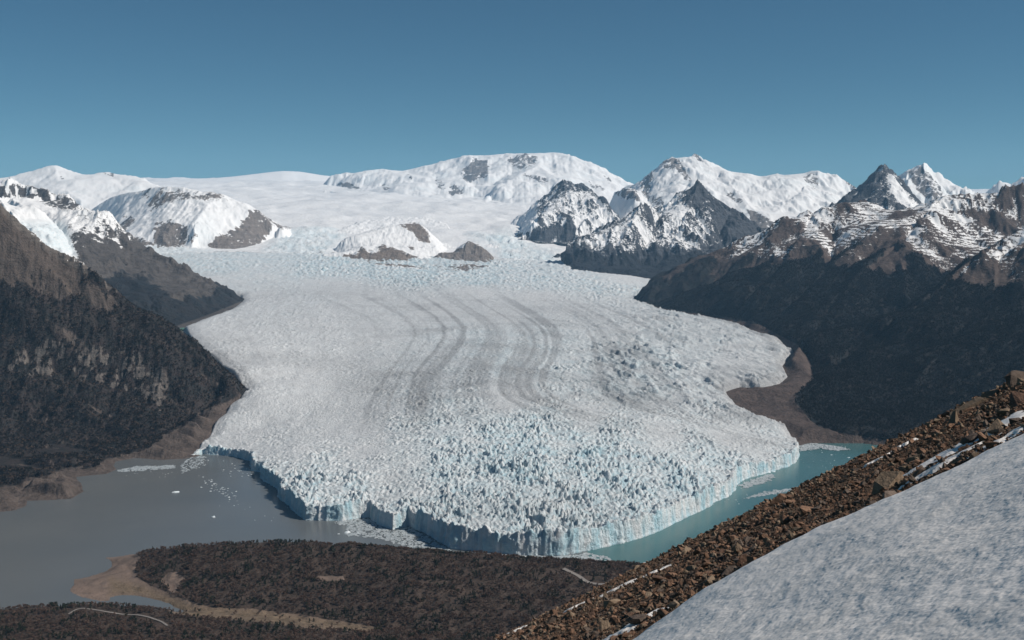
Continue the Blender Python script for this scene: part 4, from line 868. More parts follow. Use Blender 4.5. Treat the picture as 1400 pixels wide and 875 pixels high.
# ------------------------------------------------------------------ headland between the lakes
def headland():
    top = [S(186, 758, 11), S(200, 754, 24), S(230, 749, 44), S(270, 745, 62), S(330, 742, 76), S(380, 740, 84), S(430, 742, 86), S(470, 746, 85), S(540, 751, 80), S(620, 758, 75), S(700, 762, 72), S(800, 768, 68), S(880, 777, 62), S(940, 800, 55), S(1040, 850, 50)]
    shoreW = [S(180, 757, 0), S(168, 760, 0), S(145, 763, 0), S(152, 768, 0), S(154, 775, 0), S(145, 781, 0), S(130, 786, 0), S(118, 789, 0), S(100, 792, 0), S(99, 797, 0), S(102, 800, 0), S(94, 806, 0), S(96, 811, 0), S(115, 817, 0), S(135, 822, 0), S(149, 822, 0), S(152, 817, 0), S(165, 814, 0), S(185, 814, 0), S(205, 818, 0), S(230, 825, 0), S(250, 835, 0), S(240, 845, 0), S(200, 842, 0), S(160, 838, 0), S(100, 838, 0), S(40, 842, 0), S(-60, 850, 0), S(-120, 852, 0)]
    shoreN = [S(180, 757, 0), Bz(230, 2960, 0), Bz(320, 2980, 0), Bz(420, 2960, 0), Bz(500, 2920, 0), Bz(600, 2830, 0), Bz(700, 2795, 0), Bz(780, 2790, 0), Bz(860, 2780, 0), Bz(950, 2760, 0), Bz(1100, 2700, 0), Bz(1250, 2600, 0)]
    spit = [S(120, 797, 6), S(165, 790, 9), S(185, 800, 7), S(225, 812, 6), S(262, 832, 6)]
    spit2 = [S(165, 764, 7), S(175, 775, 10), S(180, 790, 9)]
    meadow = [S(262, 838, 6), S(300, 833, 8), S(340, 838, 9), S(400, 846, 8), S(450, 855, 9), S(520, 862, 14), S(600, 862, 18), S(700, 868, 22)]
    meadow_ = [S(262, 838, 6), S(300, 833, 8), S(340, 838, 9), S(400, 846, 8), S(450, 855, 8), S(510, 860, 10)]
    foot = [S(200, 785, 14), S(215, 803, 12), S(260, 822, 12), S(300, 826, 16), S(380, 832, 16), S(470, 846, 14), S(520, 855, 14)]
    strip = [S(-120, 838, 40), S(-40, 836, 40), S(0, 833, 41), S(60, 830, 42), S(110, 828, 42), S(150, 826, 43), S(190, 830, 43), S(240, 838, 42), S(300, 845, 40), S(380, 853, 36), S(470, 864, 34), S(560, 874, 36), S(660, 884, 40)]
    fr = [Bz(-120, 2000, 60), Bz(200, 1950, 70), Bz(500, 1950, 70), Bz(900, 1950, 70), Bz(1200, 2000, 60)]
    hump = [S(560, 838, 30), S(620, 828, 40), S(680, 820, 45), S(740, 824, 42), S(820, 812, 50)]
    dip = [S(560, 812, 52), S(660, 795, 62), S(760, 790, 62)]
    outl = shoreN[::-1] + shoreW[1:] + fr
    def cover(X, Y, Z, sl, E, z):
        px, py = proj(X, Y, Z); n = N1(X, Y, 60, 4, 203); n2 = N1(X, Y, 22, 4, 208)
        bare = np.maximum.reduce([
            poly_soft(px + 4 * n2, py + 2 * n2, [(85, 770), (140, 757), (182, 754), (192, 762), (186, 775), (185, 788), (205, 800), (245, 817), (285, 830), (340, 832), (420, 842), (520, 858), (505, 864), (430, 860), (350, 850), (262, 842), (240, 840), (215, 826), (150, 826), (85, 826)], 2),
            poly_soft(px + 4 * n2, py + n2, [(430, 787), (470, 787), (475, 794), (440, 795)], 2) * .8, poly_soft(px + 8 * n2, py + 3 * n2, [(215, 790), (240, 780), (255, 792), (235, 812)], 3) * .75])
        warm = poly_soft(px, py, [(150, 790), (190, 800), (270, 828), (345, 832), (520, 856), (520, 868), (250, 845), (200, 815), (150, 813)], 6)
        return dict(forest=np.clip(1 - bare - .25 * smooth(.3, .6, n), 0, 1), snow=0 * Z, warm=warm, ice=0 * Z)
    terrain('headland', 'dark wooded headland with a pale rocky point reaching into the grey lake', [top, shoreW, shoreN, spit, spit2, meadow, foot, strip, fr, hump, dip], 20, 620, 330, 110, .32, MAT['headland'], cover, seed=71, octs=4, rmargin=.03, poly=outl, edgew=25., coast=14.)
headland()

# ------------------------------------------------------------------ lakes
def water(name, pts, mat, label):
    me = raw_mesh(name, [(x, y, 0) for x, y in pts], [list(range(len(pts)))], mat, None, False)
    tag(link(name, me), label, kind='structure')
water('lake', [(-7000, 1700), (210, 1700), (210, 5200), (-7000, 5200)], MAT['water_grey'], 'grey silty lake left of the ice front')
water('lake', [(210, 1700), (7000, 1700), (7000, 5200), (210, 5200)], MAT['water_teal'], 'narrow turquoise lake arm right of the ice front')

HEAD = TERR['dark wooded headland with a pale rocky point reaching into the grey lake']
NEARL = TERR['near dark forested mountainside on the left falling to the grey lake']
RIGHTM = TERR['large dark mountain on the right with forested foot and thin snow stripes along its upper ledges']
def cast(tr, px, py, r0=1900., r1=9000.):
    d = ray(px, py); h = math.hypot(d[0], d[1]); r = np.linspace(r0, r1, 3000)
    x = d[0] / h * r; y = d[1] / h * r; z = CAM_H + d[2] / h * r
    i = np.argmax(z < np.maximum(th_z(tr, x, y), 0)); return (x[i], y[i], float(th_z(tr, x[i:i + 1], y[i:i + 1])[0]))

# ------------------------------------------------------------------ foreground slope
TA = .5154; CREST = 80.; C0 = 4.0
def drop(y): return .62 * 7 * np.logaddexp(0, (y - CREST) / 7.)
_y = np.linspace(5, 200, 3000)
TB = -.393 - np.max(-C0 / _y - drop(_y) / _y)
def slope_z(x, y, fine=True):
    z = CAM_H - C0 + TA * x + TB * y - drop(y)
    z = z + .35 * fbm(x / 22., y / 22., 3, 301) * smooth(8, 30, y) * (1 - .7 * np.exp(-((y - CREST) / 22) ** 2)) + .12 * fbm(x / 3.1, y / 3.1, 3, 302)
    return z
def cast_slope(px, py, r1=140.):
    d = ray(px, py); k = np.linspace(6, r1, 4000)
    x = d[0] * k; y = d[1] * k; z = CAM_H + d[2] * k
    m = z < slope_z(x, y)
    if not m.any(): return None
    i = np.argmax(m); return (x[i], y[i], z[i])
EDGE = [(760, 945), (800, 910), (850, 876), (905, 842), (940, 818), (985, 795), (1035, 768), (1070, 748), (1110, 728), (1160, 706), (1200, 690), (1235, 670), (1275, 653), (1310, 638), (1350, 617), (1400, 592), (1480, 550), (1560, 506)]
edge_pts = [cast_slope(a, b) for a, b in EDGE]; edge_pts = [p for p in edge_pts if p is not None]
def snow_side(x, y):
    poly = [(p[0], p[1]) for p in edge_pts]
    d, _ = segdist(x, y, poly)
    reg = poly + [(poly[-1][0] + 60, poly[-1][1]), (200, -30), (-40, -30), (poly[0][0], 2)]
    return np.where(inside(x, y, reg), d, -d)
def foreground():
    th = np.linspace(-.45, .80, 760); rs = [5.5]
    while rs[-1] < 46: rs.append(rs[-1] * 1.0075)
    T, R = np.meshgrid(th, np.array(rs)); m = slice(None)
    # snow bank: lies 10-20 cm above the stones
    rs2 = [5.5]
    while rs2[-1] < 75: rs2.append(rs2[-1] * 1.0085)
    T, R = np.meshgrid(np.linspace(-.10, .78, 640), np.array(rs2)); X = R * np.sin(T); Y = R * np.cos(T)
    d = snow_side(X, Y) - .9 + .9 * fbm(X / 2.5, Y / 2.5, 4, 311) + .5 * fbm(X / 9., Y / 9, 2, 312)
    f1, f2, c = worley(X / .32 + .5 * fbm(X / .8, Y / .8, 2, 5), Y / .42 + .4 * fbm(X, Y, 2, 6), 321)
    cups = .028 * (f1 - .5) + .004 * fbm(X / .13, Y / .17, 3, 322) + .016 * fbm(X / .7, Y / .7, 3, 323) + .14 * fbm(X / 9, Y / 11, 2, 324)
    Z = slope_z(X, Y) + np.where(d > 0, .30 * (1 - np.exp(-d / .5)) - .02 + cups * smooth(0, 1, d), d * .6 - .02)
    o = grid_obj('snowfield', X, Y, Z, MAT['snow'], d > -.25)
    tag(o, 'tilted bank of old grey snow filling the lower right corner', kind='structure')
    # stony ground
    rs = [8.]
    while rs[-1] < 118: rs.append(rs[-1] * 1.008)
    while rs[-1] < 900: rs.append(rs[-1] * 1.05)
    T, R = np.meshgrid(np.linspace(-.50, .80, 620), np.array(rs)); X = R * np.sin(T); Y = R * np.cos(T)
    fine = 1 - smooth(110, 140, R)
    Z = slope_z(X, Y) + fine * (.10 * ridged(X / .9, Y / .9, 3, 331) + .16 * fbm(X / 2.6, Y / 2.0, 3, 332))
    dd = snow_side(X, Y); Z = np.where((dd > 2.0), Z - .8, Z)
    Z = np.maximum(Z, -10)
    o = grid_obj('scree_slope', X, Y, Z, MAT['scree'], Z > -9.9)
    tag(o, 'brown stony scree slope running down from right to left across the foreground', kind='structure')
foreground()

rnd = random.Random(5)
def rock_mesh(name, seed, mat, flat=.6, n=15, bev=True):
    r = random.Random(seed); bm = bmesh.new()
    for k in range(n):
        v = Vector((r.gauss(0, 1), r.gauss(0, 1), r.gauss(0, 1))).normalized()
        q = [max(-.72, min(.72, c)) for c in v]; s = r.uniform(.72, 1.05)
        bm.verts.new((q[0] * s * .62, q[1] * s * .48, q[2] * s * flat * .6))
    res = bmesh.ops.convex_hull(bm, input=bm.verts)
    bmesh.ops.delete(bm, geom=[g for g in res['geom_interior'] if isinstance(g, bmesh.types.BMVert)], context='VERTS')
    me = bpy.data.meshes.new(name); bm.to_mesh(me); bm.free(); me.materials.append(mat); return me
mats = [MAT['rock_brown'], MAT['rock_tan'], MAT['rock_grey'], MAT['rock_brown'], MAT['rock_brown'], MAT['rock_rust'], MAT['rock_grey'], MAT['rock_brown'], MAT['rock_tan']]
ROCKS = [rock_mesh('boulder', 40 + k, mats[k % 9], flat=.5 + .12 * (k % 5)) for k in range(18)]

def hidden_collection(name, meshes):
    c = bpy.data.collections.new(name)
    for k, me in enumerate(meshes):
        o = bpy.data.objects.new(name + '_source', me); c.objects.link(o)
    return c
def scatter(name, pts, rots, scs, coll, label):
    me = raw_mesh(name, pts, np.zeros((0, 3), np.int32), None, None) if False else bpy.data.meshes.new(name)
    me.vertices.add(len(pts)); me.vertices.foreach_set('co', np.asarray(pts, np.float32).ravel())
    a = me.attributes.new('rot', 'FLOAT_VECTOR', 'POINT'); a.data.foreach_set('vector', np.asarray(rots, np.float32).ravel())
    a = me.attributes.new('siz', 'FLOAT_VECTOR', 'POINT'); a.data.foreach_set('vector', np.asarray(scs, np.float32).ravel())
    me.update()
    o = link(name, me)
    g = bpy.data.node_groups.new(name, 'GeometryNodeTree')
    g.interface.new_socket('Geometry', in_out='INPUT', socket_type='NodeSocketGeometry'); g.interface.new_socket('Geometry', in_out='OUTPUT', socket_type='NodeSocketGeometry')
    nd = g.nodes; i = nd.new('NodeGroupInput'); ou = nd.new('NodeGroupOutput'); ip = nd.new('GeometryNodeInstanceOnPoints')
    ci = nd.new('GeometryNodeCollectionInfo'); ci.inputs['Collection'].default_value = coll; ci.inputs['Separate Children'].default_value = True; ci.inputs['Reset Children'].default_value = True
    ip.inputs['Pick Instance'].default_value = True
    r = nd.new('GeometryNodeInputNamedAttribute'); r.data_type = 'FLOAT_VECTOR'; r.inputs['Name'].default_value = 'rot'
    s_ = nd.new('GeometryNodeInputNamedAttribute'); s_.data_type = 'FLOAT_VECTOR'; s_.inputs['Name'].default_value = 'siz'
    L = g.links.new
    L(i.outputs[0], ip.inputs['Points']); L(ci.outputs[0], ip.inputs['Instance']); L(r.outputs['Attribute'], ip.inputs['Rotation']); L(s_.outputs['Attribute'], ip.inputs['Scale']); L(ip.outputs[0], ou.inputs[0])
    md = o.modifiers.new('scatter', 'NODES'); md.node_group = g
    tag(o, label, kind='stuff'); return o

rng = np.random.default_rng(12)
def stones():
    n = 80000
    y = rng.uniform(24, 104, n); px = rng.uniform(560, 1500, n); x = (px - 700) / F * y * 1.02
    s = snow_side(x, y) + .6 * fbm(x / 2.5, y / 2.5, 3, 311)
    ok = s < .8; x, y = x[ok], y[ok]
    pat = fbm(x / 5., y / 5., 3, 341); sz = .060 * (1 + rng.pareto(2.6, len(x))); sz = np.minimum(sz, .34) * (1 + .5 * np.clip(pat, -.5, 1)) * (.75 + .25 * np.clip(y / 60, .6, 1.3))
    z = slope_z(x, y) + .10 * ridged(x / .9, y / .9, 3, 331) + .16 * fbm(x / 2.6, y / 2.0, 3, 332) + sz * .12
    rot = np.stack([rng.uniform(-.5, .5, len(x)), rng.uniform(-.5, .5, len(x)) - .45, rng.uniform(0, 6.28, len(x))], -1)
    sc = np.stack([sz * rng.uniform(1.1, 2.1, len(x)), sz * rng.uniform(1.0, 1.7, len(x)), sz * rng.uniform(.8, 1.6, len(x))], -1)
    scatter('stones', np.stack([x, y, z], -1), rot, sc, hidden_collection('stone', ROCKS), 'small angular brown stones covering the scree slope')
stones()
# boulders: one object each
def boulder(px, py, size, rot, sc, label, mesh, mat=None, group=None, lift=.15):
    p = cast_slope(px, py)
    if p is None: return
    me = mesh
    if mat: me = mesh.copy(); me.materials.clear(); me.materials.append(mat)
    o = link('boulder', me); o.location = (p[0], p[1], p[2] + size * lift); o.rotation_euler = rot; o.scale = (size * sc[0], size * sc[1], size * sc[2])
    tag(o, label, 'boulder', group); return o
def slab(name, pts, mat):
    """faceted block from explicit points"""
    bm = bmesh.new()
    for p in pts: bm.verts.new(p)
    bmesh.ops.convex_hull(bm, input=bm.verts)
    me = bpy.data.meshes.new(name); bm.to_mesh(me); bm.free(); me.materials.append(mat); return me
big = slab('boulder', [(-.62, -.35, -.35), (.55, -.45, -.35), (.62, .3, -.3), (-.5, .4, -.3), (-.62, -.30, .12), (.28, -.42, .62), (.56, -.38, .30), (.50, .25, .42), (-.35, .35, .25), (.1, .3, .5)], MAT['rock_tan'])
spike = slab('boulder', [(-.4, -.3, -.3), (.45, -.3, -.3), (.4, .3, -.3), (-.4, .3, -.3), (.02, -.12, .85), (-.34, -.25, .18), (.42, -.2, .12), (.1, .1, .7)], MAT['rock_tan'])
longs = slab('boulder', [(-.9, -.2, -.2), (.9, -.25, -.15), (.8, .3, -.2), (-.8, .3, -.2), (-.85, -.15, .08), (.85, -.2, .2), (.7, .25, .22), (-.7, .2, .1)], MAT['rock_tan'])
boulder(1213, 672, .86, (0, -.1, .75), (1, 1, 1), 'largest tan boulder with a flat slanting face, above the snow edge', big, lift=.2)
boulder(1216, 688, .95, (.3, .2, .8), (1, .9, .8), 'dark boulder just below the largest tan boulder at the snow edge', ROCKS[2], MAT['rock_grey'])
boulder(1303, 584, .8, (0, 0, .8), (1, 1, 1), 'pointed tan rock standing up on the scree crest', spike, lift=.2)
boulder(1322, 563, 1.25, (0, -.42, .1), (1, 1, .8), 'long flat tan slab lying along the scree crest', longs)
boulder(1354, 545, 1.5, (.1, -.4, .3), (1.1, .8, .7), 'rounded tan boulder on the crest near the right edge', ROCKS[1], MAT['rock_tan'])
boulder(1392, 526, 1.7, (.1, -.3, .5), (1, .9, .8), 'dark shaded boulder on the crest at the right edge', ROCKS[8], MAT['rock_grey'])
boulder(1392, 557, 1.3, (.2, -.3, 1.2), (1.2, .8, .6), 'reddish slab near the right edge above the snow streaks', ROCKS[3], MAT['rock_rust'])
boulder(1376, 570, .95, (.2, -.2, 2.2), (1, .9, .9), 'blocky light brown boulder above the right end of the snow streaks', ROCKS[5], MAT['rock_tan'])
boulder(1335, 606, 1.15, (0, -.3, .2), (1, .8, .8), 'dark square boulder sitting in the long snow streak', ROCKS[10], MAT['rock_grey'])
boulder(1366, 592, 1.0, (.1, -.3, .7), (1.2, .8, .7), 'brown boulder in the upper end of the long snow streak', ROCKS[4], MAT['rock_tan'])
boulder(872, 857, .8, (.1, .2, .5), (1, .9, .8), 'dark rock poking out of the snow edge at the bottom', ROCKS[14], MAT['rock_grey'])
boulder(1173, 612, .9, (.1, .2, .5), (1, .9, .7), 'tan block on the scree crest above the turquoise water', ROCKS[7], MAT['rock_tan'])
boulder(1002, 744, .8, (.1, .2, 1.5), (1, .9, .8), 'grey brown boulder halfway down the scree band', ROCKS[9])
k = 0; tries = 0
while k < 230 and tries < 3000:
    tries += 1
    px = rnd.uniform(700, 1400); t = rnd.random()
    top_ = 875 - (px - 680) * .5; bot_ = np.interp(px, [a for a, b in EDGE], [b for a, b in EDGE])
    py = top_ + 2 + (bot_ - top_ - 4) * t
    if py > 880: continue
    if abs(px - 1213) < 26 and abs(py - 668) < 22: continue
    p = cast_slope(px, py)
    if p is None: continue
    s_ = min(.85, .30 * (1 + rnd.paretovariate(3.2) - 1) * .75)
    where = 'near the crest of the scree' if t < .25 else ('close above the snow edge' if t > .78 else 'in the middle of the scree band')
    side = 'right part' if px > 1180 else ('middle part' if px > 940 else 'lower left part')
    o = link('boulder', ROCKS[rnd.randrange(18)]); o.location = (p[0], p[1], p[2] + s_ * .12)
    o.rotation_euler = (rnd.uniform(-.5, .5), rnd.uniform(-.9, .1), rnd.uniform(0, 6.3)); o.scale = (s_ * rnd.uniform(1.1, 1.8), s_ * rnd.uniform(.9, 1.5), s_ * rnd.uniform(.8, 1.4))
    tag(o, 'angular brown rock %s, %s of the slope' % (where, side), 'boulder', 'angular rocks %s, %s' % (where, side)); k += 1
# snow left between the stones
def snow_patch(px, py, L, W, label, seed, ang=.0):
    p = cast_slope(px, py)
    if p is None: return
    nx, ny = 40, 16; a = math.radians(12) + ang
    U, V = np.meshgrid(np.linspace(-1.15, 1.15, nx), np.linspace(-1.3, 1.3, ny))
    X = p[0] + U * L * math.cos(a) - V * W * math.sin(a); Y = p[1] + U * L * math.sin(a) + V * W * math.cos(a)
    e = .8 - (U ** 2 + V ** 2) + 1.7 * fbm(U * 2.3 + seed, V * 1.3, 4, seed)
    Z = slope_z(X, Y) + np.clip(e, -.3, .6) * .16 + .10
    o = grid_obj('snow_patch', X, Y, Z, MAT['snow'], e > 0); tag(o, label, 'snow patch')
for i, a in enumerate([(1340, 600, 3.0, .9, 'longest snow streak between the rocks near the right edge'), (1372, 588, 1.6, .5, 'snow streak behind the dark square boulder near the right edge'), (1385, 598, 1.4, .35, 'thin snow strip just above the big snow bank at the right edge'),
                       (1310, 628, 1.5, .35, 'snow strip below the longest streak, beside the snow bank'), (1288, 640, 1.2, .4, 'small snow strip at the snow bank edge left of the longest streak'), (1200, 632, .8, .22, 'tiny snow streak on the crest above the lake'), (1238, 610, .7, .2, 'short snow dash on the crest below the pointed rock'),
                       (869, 798, 1.6, .25, 'upper of two thin snow streaks low on the scree crest'), (843, 808, 1.3, .25, 'middle thin snow streak low on the scree crest'), (786, 833, 1.0, .2, 'short snow streak near the bottom of the scree crest'), (700, 867, 1.0, .25, 'lowest snow streak beside the bottom edge'),
                       (855, 866, 1.2, .5, 'snow tongue beside the dark rock at the bottom edge'), (1060, 762, 1.2, .3, 'snow sliver at the edge of the snow bank in the middle')]):
    snow_patch(a[0], a[1], a[2], a[3], a[4], i + 3)

# gravel roads
def road(name, pts, wd, label):
    P = [cast(HEAD, a, b, 1950, 2900) for a, b in pts]; P = dense(P, 6.); t = np.gradient(P[:, :2], axis=0)
    for _ in range(3): P[1:-1, :2] = (P[:-2, :2] + P[1:-1, :2] * 2 + P[2:, :2]) / 4
    t /= np.linalg.norm(t, axis=1)[:, None]; rows = []
    for k_ in (-1, -.5, 0, .5, 1):
        x = P[:, 0] - t[:, 1] * wd * k_; y = P[:, 1] + t[:, 0] * wd * k_; rows.append((x, y, np.maximum(th_z(HEAD, P[:, 0], P[:, 1]), th_z(HEAD, x, y)) + 1.2))
    A = np.array(rows); o = grid_obj(name, A[:, 0], A[:, 1], A[:, 2], MAT['road']); tag(o, label, kind='structure')
    return P
ROADS = [road('road', [(94, 840), (100, 836), (107, 832), (121, 833), (145, 837), (164, 840), (186, 841), (203, 844), (218, 849), (229, 856)], 2.3, 'pale gravel road curving through the wood at the bottom left')]
ROADS.append(road('road', [(770, 778), (780, 783), (789, 786), (796, 792), (804, 797), (815, 799), (835, 800), (860, 801)], 5.5, 'pale gravel road bending over the right end of the headland'))

def off_road(X, Y, gap=11.): return np.minimum(segdist(X, Y, ROADS[0][:, :2])[0], segdist(X, Y, ROADS[1][:, :2])[0]) > gap
# ------------------------------------------------------------------ woods
def tree_mesh(name, seed, crown_mat, ever=False, n=70):
    """trunk with limbs and a crown of many small twig faces"""
    r = random.Random(seed); V = []; Fc = []; mi = []
    def tube(a, b, ra, rb, k=4):
        a = Vector(a); b = Vector(b); d = (b - a).normalized(); u = d.orthogonal().normalized(); v = d.cross(u); i0 = len(V)
        for c, rr in ((a, ra), (b, rb)):
            for j in range(k):
                V.append(c + (u * cos(2 * pi * j / k) + v * sin(2 * pi * j / k)) * rr)
        for j in range(k): Fc.append((i0 + j, i0 + (j + 1) % k, i0 + k + (j + 1) % k, i0 + k + j)); mi.append(1)
    tube((0, 0, -.08), (r.uniform(-.03, .03), r.uniform(-.03, .03), .55), .035, .02)
    for j in range(4):
        a = r.uniform(0, 6.28); h = r.uniform(.25, .5); tube((0, 0, h), (cos(a) * .22, sin(a) * .22, h + .28), .018, .006, 3)
    lobes = [(r.gauss(0, .13), r.gauss(0, .13), r.uniform(.42, .82), r.uniform(.13, .24)) for _ in range(7)] + [(0, 0, .62, .26)]
    for k in range(n):
        if ever:
            h = r.uniform(.12, 1.0); rad = .30 * (1.05 - h) ** .7 * r.uniform(.5, 1.1); a = r.uniform(0, 6.28)
            c = Vector((cos(a) * rad, sin(a) * rad, h)); s = r.uniform(.06, .12)
        else:
            lx, ly, lz, lr = r.choice(lobes); v = Vector((r.gauss(0, 1), r.gauss(0, 1), r.gauss(0, 1))).normalized() * lr * r.uniform(.6, 1.05)
            c = Vector((lx + v.x, ly + v.y, lz + v.z * .9)); s = r.uniform(.05, .11)
        nrm = Vector((r.gauss(0, 1), r.gauss(0, 1), r.gauss(0, 1))).normalized(); u = nrm.orthogonal().normalized(); w_ = nrm.cross(u); i0 = len(V)
        V += [c + u * s, c + w_ * s * .8, c - u * s * r.uniform(.6, 1), c - w_ * s * .8]
        Fc.append((i0, i0 + 1, i0 + 2, i0 + 3)); mi.append(0)
    me = bpy.data.meshes.new(name); me.from_pydata([tuple(v) for v in V], [], Fc); me.materials.append(crown_mat); me.materials.append(MAT['trunk'])
    me.polygons.foreach_set('material_index', mi); me.update(); return me
BARE = [tree_mesh('tree', 100 + k, MAT['bare_crown'] if k % 4 else MAT['red_crown']) for k in range(5)]
EVER = [tree_mesh('tree', 120 + k, MAT['evergreen_crown'], True) for k in range(2)] + [tree_mesh('tree', 124, MAT['evergreen_crown'], False, 95)]
DIST = [tree_mesh('tree', 130 + k, MAT['distant_crown'], k == 0) for k in range(3)]
def sample(tr, n, cond, jit=1.):
    X, Y, Z = tr['X'], tr['Y'], tr['Z']
    ok = (tr['A']['forest'] > .5) & cond(X, Y, Z) & (Z > 2)
    area = (X ** 2 + Y ** 2) * ok
    p = (area / area.sum()).ravel(); i = rng.choice(len(p), n, p=p); a, b = np.unravel_index(i, X.shape)
    dT = (tr['T'][1] - tr['T'][0]) / (tr['T'][2] - 1); dL = (tr['L'][1] - tr['L'][0]) / (tr['L'][2] - 1)
    th = tr['T'][0] + (b + rng.uniform(-.5, .5, n)) * dT; lr = tr['L'][0] + (a + rng.uniform(-.5, .5, n)) * dL
    x = np.exp(lr) * np.sin(th); y = np.exp(lr) * np.cos(th); z = th_z(tr, x, y)
    return x, y, z
def wood(name, tr, n, h0, h1, cond, meshes, label, w0=.8):
    x, y, z = sample(tr, n, cond)
    h = rng.uniform(h0, h1, n) * (1 + .25 * fbm(x / 60, y / 60, 2, 401)); wd = h * rng.uniform(w0, w0 * 1.5, n)
    rot = np.stack([0 * x, 0 * x, rng.uniform(0, 6.28, n)], -1)
    scatter(name, np.stack([x, y, z - .3], -1), rot, np.stack([wd, wd, h], -1), hidden_collection(name + '_tree', meshes), label)
green = lambda s, t: (lambda X, Y, Z: fbm(X / 70., Y / 70., 3, s) > t)
pxof = lambda X, Y, Z: proj(X, Y, Z)[0]
wood('wood', HEAD, 26000, 6, 10, lambda X, Y, Z: (fbm(X / 70., Y / 70., 3, 411) < .16) & (fbm(X / 28., Y / 28., 3, 412) > -.28) & off_road(X, Y), BARE, 'leafless dark brown beech wood covering the headland')
wood('wood', HEAD, 6500, 7, 11, lambda X, Y, Z: (fbm(X / 70., Y / 70., 3, 411) > .05) & off_road(X, Y), EVER, 'dark green evergreen clumps among the headland wood')
wood('wood', NEARL, 30000, 8, 13, lambda X, Y, Z: (proj(X, Y, Z)[0] > -40), DIST + [BARE[1]], 'dark wood on the lower left mountainside', .9)
wood('wood', RIGHTM, 52000, 10, 15, lambda X, Y, Z: (np.hypot(X, Y) < 8800) & (proj(X, Y, Z)[0] < 1440), DIST, 'dark wood covering the foot of the right mountain', .9)
# the nearest trees, one object each
n_t = 0; tries = 0
while n_t < 300 and tries < 6000:
    tries += 1
    px = rnd.uniform(-5, 680) if tries % 3 else rnd.uniform(0, 330); py = rnd.uniform(834, 880) if px > 60 else rnd.uniform(838, 880)
    p = cast(HEAD, px, py, 1950, 2600)
    if p[2] < 3 or p[1] > 2480 or not off_road(np.array([p[0]]), np.array([p[1]]), 10.)[0]: continue
    if abs(py - np.interp(px, [97, 107, 121, 145, 164, 186, 203, 218, 229], [837, 832, 833, 837, 840, 841, 844, 849, 856])) < 4 and 95 < px < 232: continue
    ev = rnd.random() < .2; me = rnd.choice(EVER if ev else BARE)
    o = link('tree', me); h = rnd.uniform(7, 11.5); o.location = (p[0], p[1], p[2] - .3); o.rotation_euler = (0, 0, rnd.uniform(0, 6.3)); wd = h * rnd.uniform(.8, 1.15); o.scale = (wd, wd, h)
    wh = ('at the left frame edge' if px < 50 else 'left of the gravel road bend' if px < 97 else 'under the curving gravel road' if px < 232 and py > np.interp(px, [97, 121, 145, 203, 229], [837, 833, 837, 844, 856]) else 'between the gravel road and the lagoon' if px < 232 else 'below the brown meadow' if px < 420 else 'right of the brown meadow')
    kd = 'dark green evergreen tree' if ev else 'leafless brown tree'
    tag(o, kd + ' in the nearest wood, ' + wh, 'tree', kd + 's in the nearest wood, ' + wh)
    n_t += 1
p = cast(HEAD, 124, 832, 1950, 2600); o = link('tree', EVER[0]); o.location = (p[0], p[1], p[2] - .5); o.scale = (14, 14, 15)
tag(o, 'single taller dark evergreen standing out above the wood beside the lagoon', 'tree')

# ------------------------------------------------------------------ floating ice
def berg_mesh(seed, spires=3):
    r = random.Random(seed); bm = bmesh.new()
    n = 9
    for k_ in range(n):
        a = 2 * pi * k_ / n + r.uniform(-.2, .2); R_ = r.uniform(.75, 1.1) * .5
        bm.verts.new((cos(a) * R_, sin(a) * R_ * .6, -.12)); bm.verts.new((cos(a) * R_ * .92, sin(a) * R_ * .55, r.uniform(.02, .09)))
    for k_ in range(spires):
        bm.verts.new((r.uniform(-.3, .3), r.uniform(-.15, .15), r.uniform(.14, .32)))
    bmesh.ops.convex_hull(bm, input=bm.verts)
    me = bpy.data.meshes.new('iceberg'); bm.to_mesh(me); bm.free(); me.materials.append(MAT['berg']); return me
BERGS = [berg_mesh(k_) for k_ in range(8)]
def berg(px, py, w_m, label, group=None, cat='iceberg', flat=1.):
    p = S(px, py, 0); o = link('iceberg', BERGS[rnd.randrange(8)]); o.location = (p[0], p[1], 0.05); o.scale = (w_m, w_m * 1.1, w_m * flat); o.rotation_euler = (0, 0, rnd.uniform(-.5, .5)); tag(o, label, cat, group)
berg(240, 673, 27, 'largest lone white iceberg on the grey lake', flat=.7)
berg(292, 707, 14, 'small white iceberg nearest the headland, alone on the grey lake')
berg(56, 670, 5, 'tiny ice piece beside the left gravel flat')
berg(1160, 625.5, 14, 'flat white floe in the turquoise arm, farthest right of its row', flat=.4)
berg(1137, 622, 10, 'middle floe of the short row in the turquoise arm', flat=.4)
berg(1124, 618.5, 8, 'small floe nearest the ice corner in the turquoise row', flat=.4)
berg(1192, 614, 12, 'flat floe beside the right moraine shore', flat=.3)
berg(918, 763, 20, 'white floe half hidden behind the scree in the turquoise water', flat=.6)
berg(881, 769, 8, 'tiny floe left of the one half hidden behind the scree', flat=.4)
berg(1049, 646, 26, 'broken blue white iceberg close under the right ice cliff', flat=.8)
berg(1058, 645, 14, 'small berg right beside the broken blue one under the right cliff', flat=.6)
berg(475, 728, 22, 'blue white iceberg frozen in the brash off the middle cliff', flat=.7)
berg(490, 729, 14, 'smaller berg right of the blue white one in the brash', flat=.6)
berg(463, 730, 8, 'little floe at the left edge of the brash', flat=.5)
berg(1010, 689, 6, 'speck of ice below the right cliff in the turquoise arm')
def strew(n, box, wmin, wmax, label, group, shape=None):
    c = 0
    while c < n:
        px = rnd.uniform(box[0], box[2]); py = rnd.uniform(box[1], box[3])
        if shape and not shape(px, py): continue
        berg(px, py, rnd.uniform(wmin, wmax), label, group, 'ice floe', flat=rnd.uniform(.3, .7)); c += 1
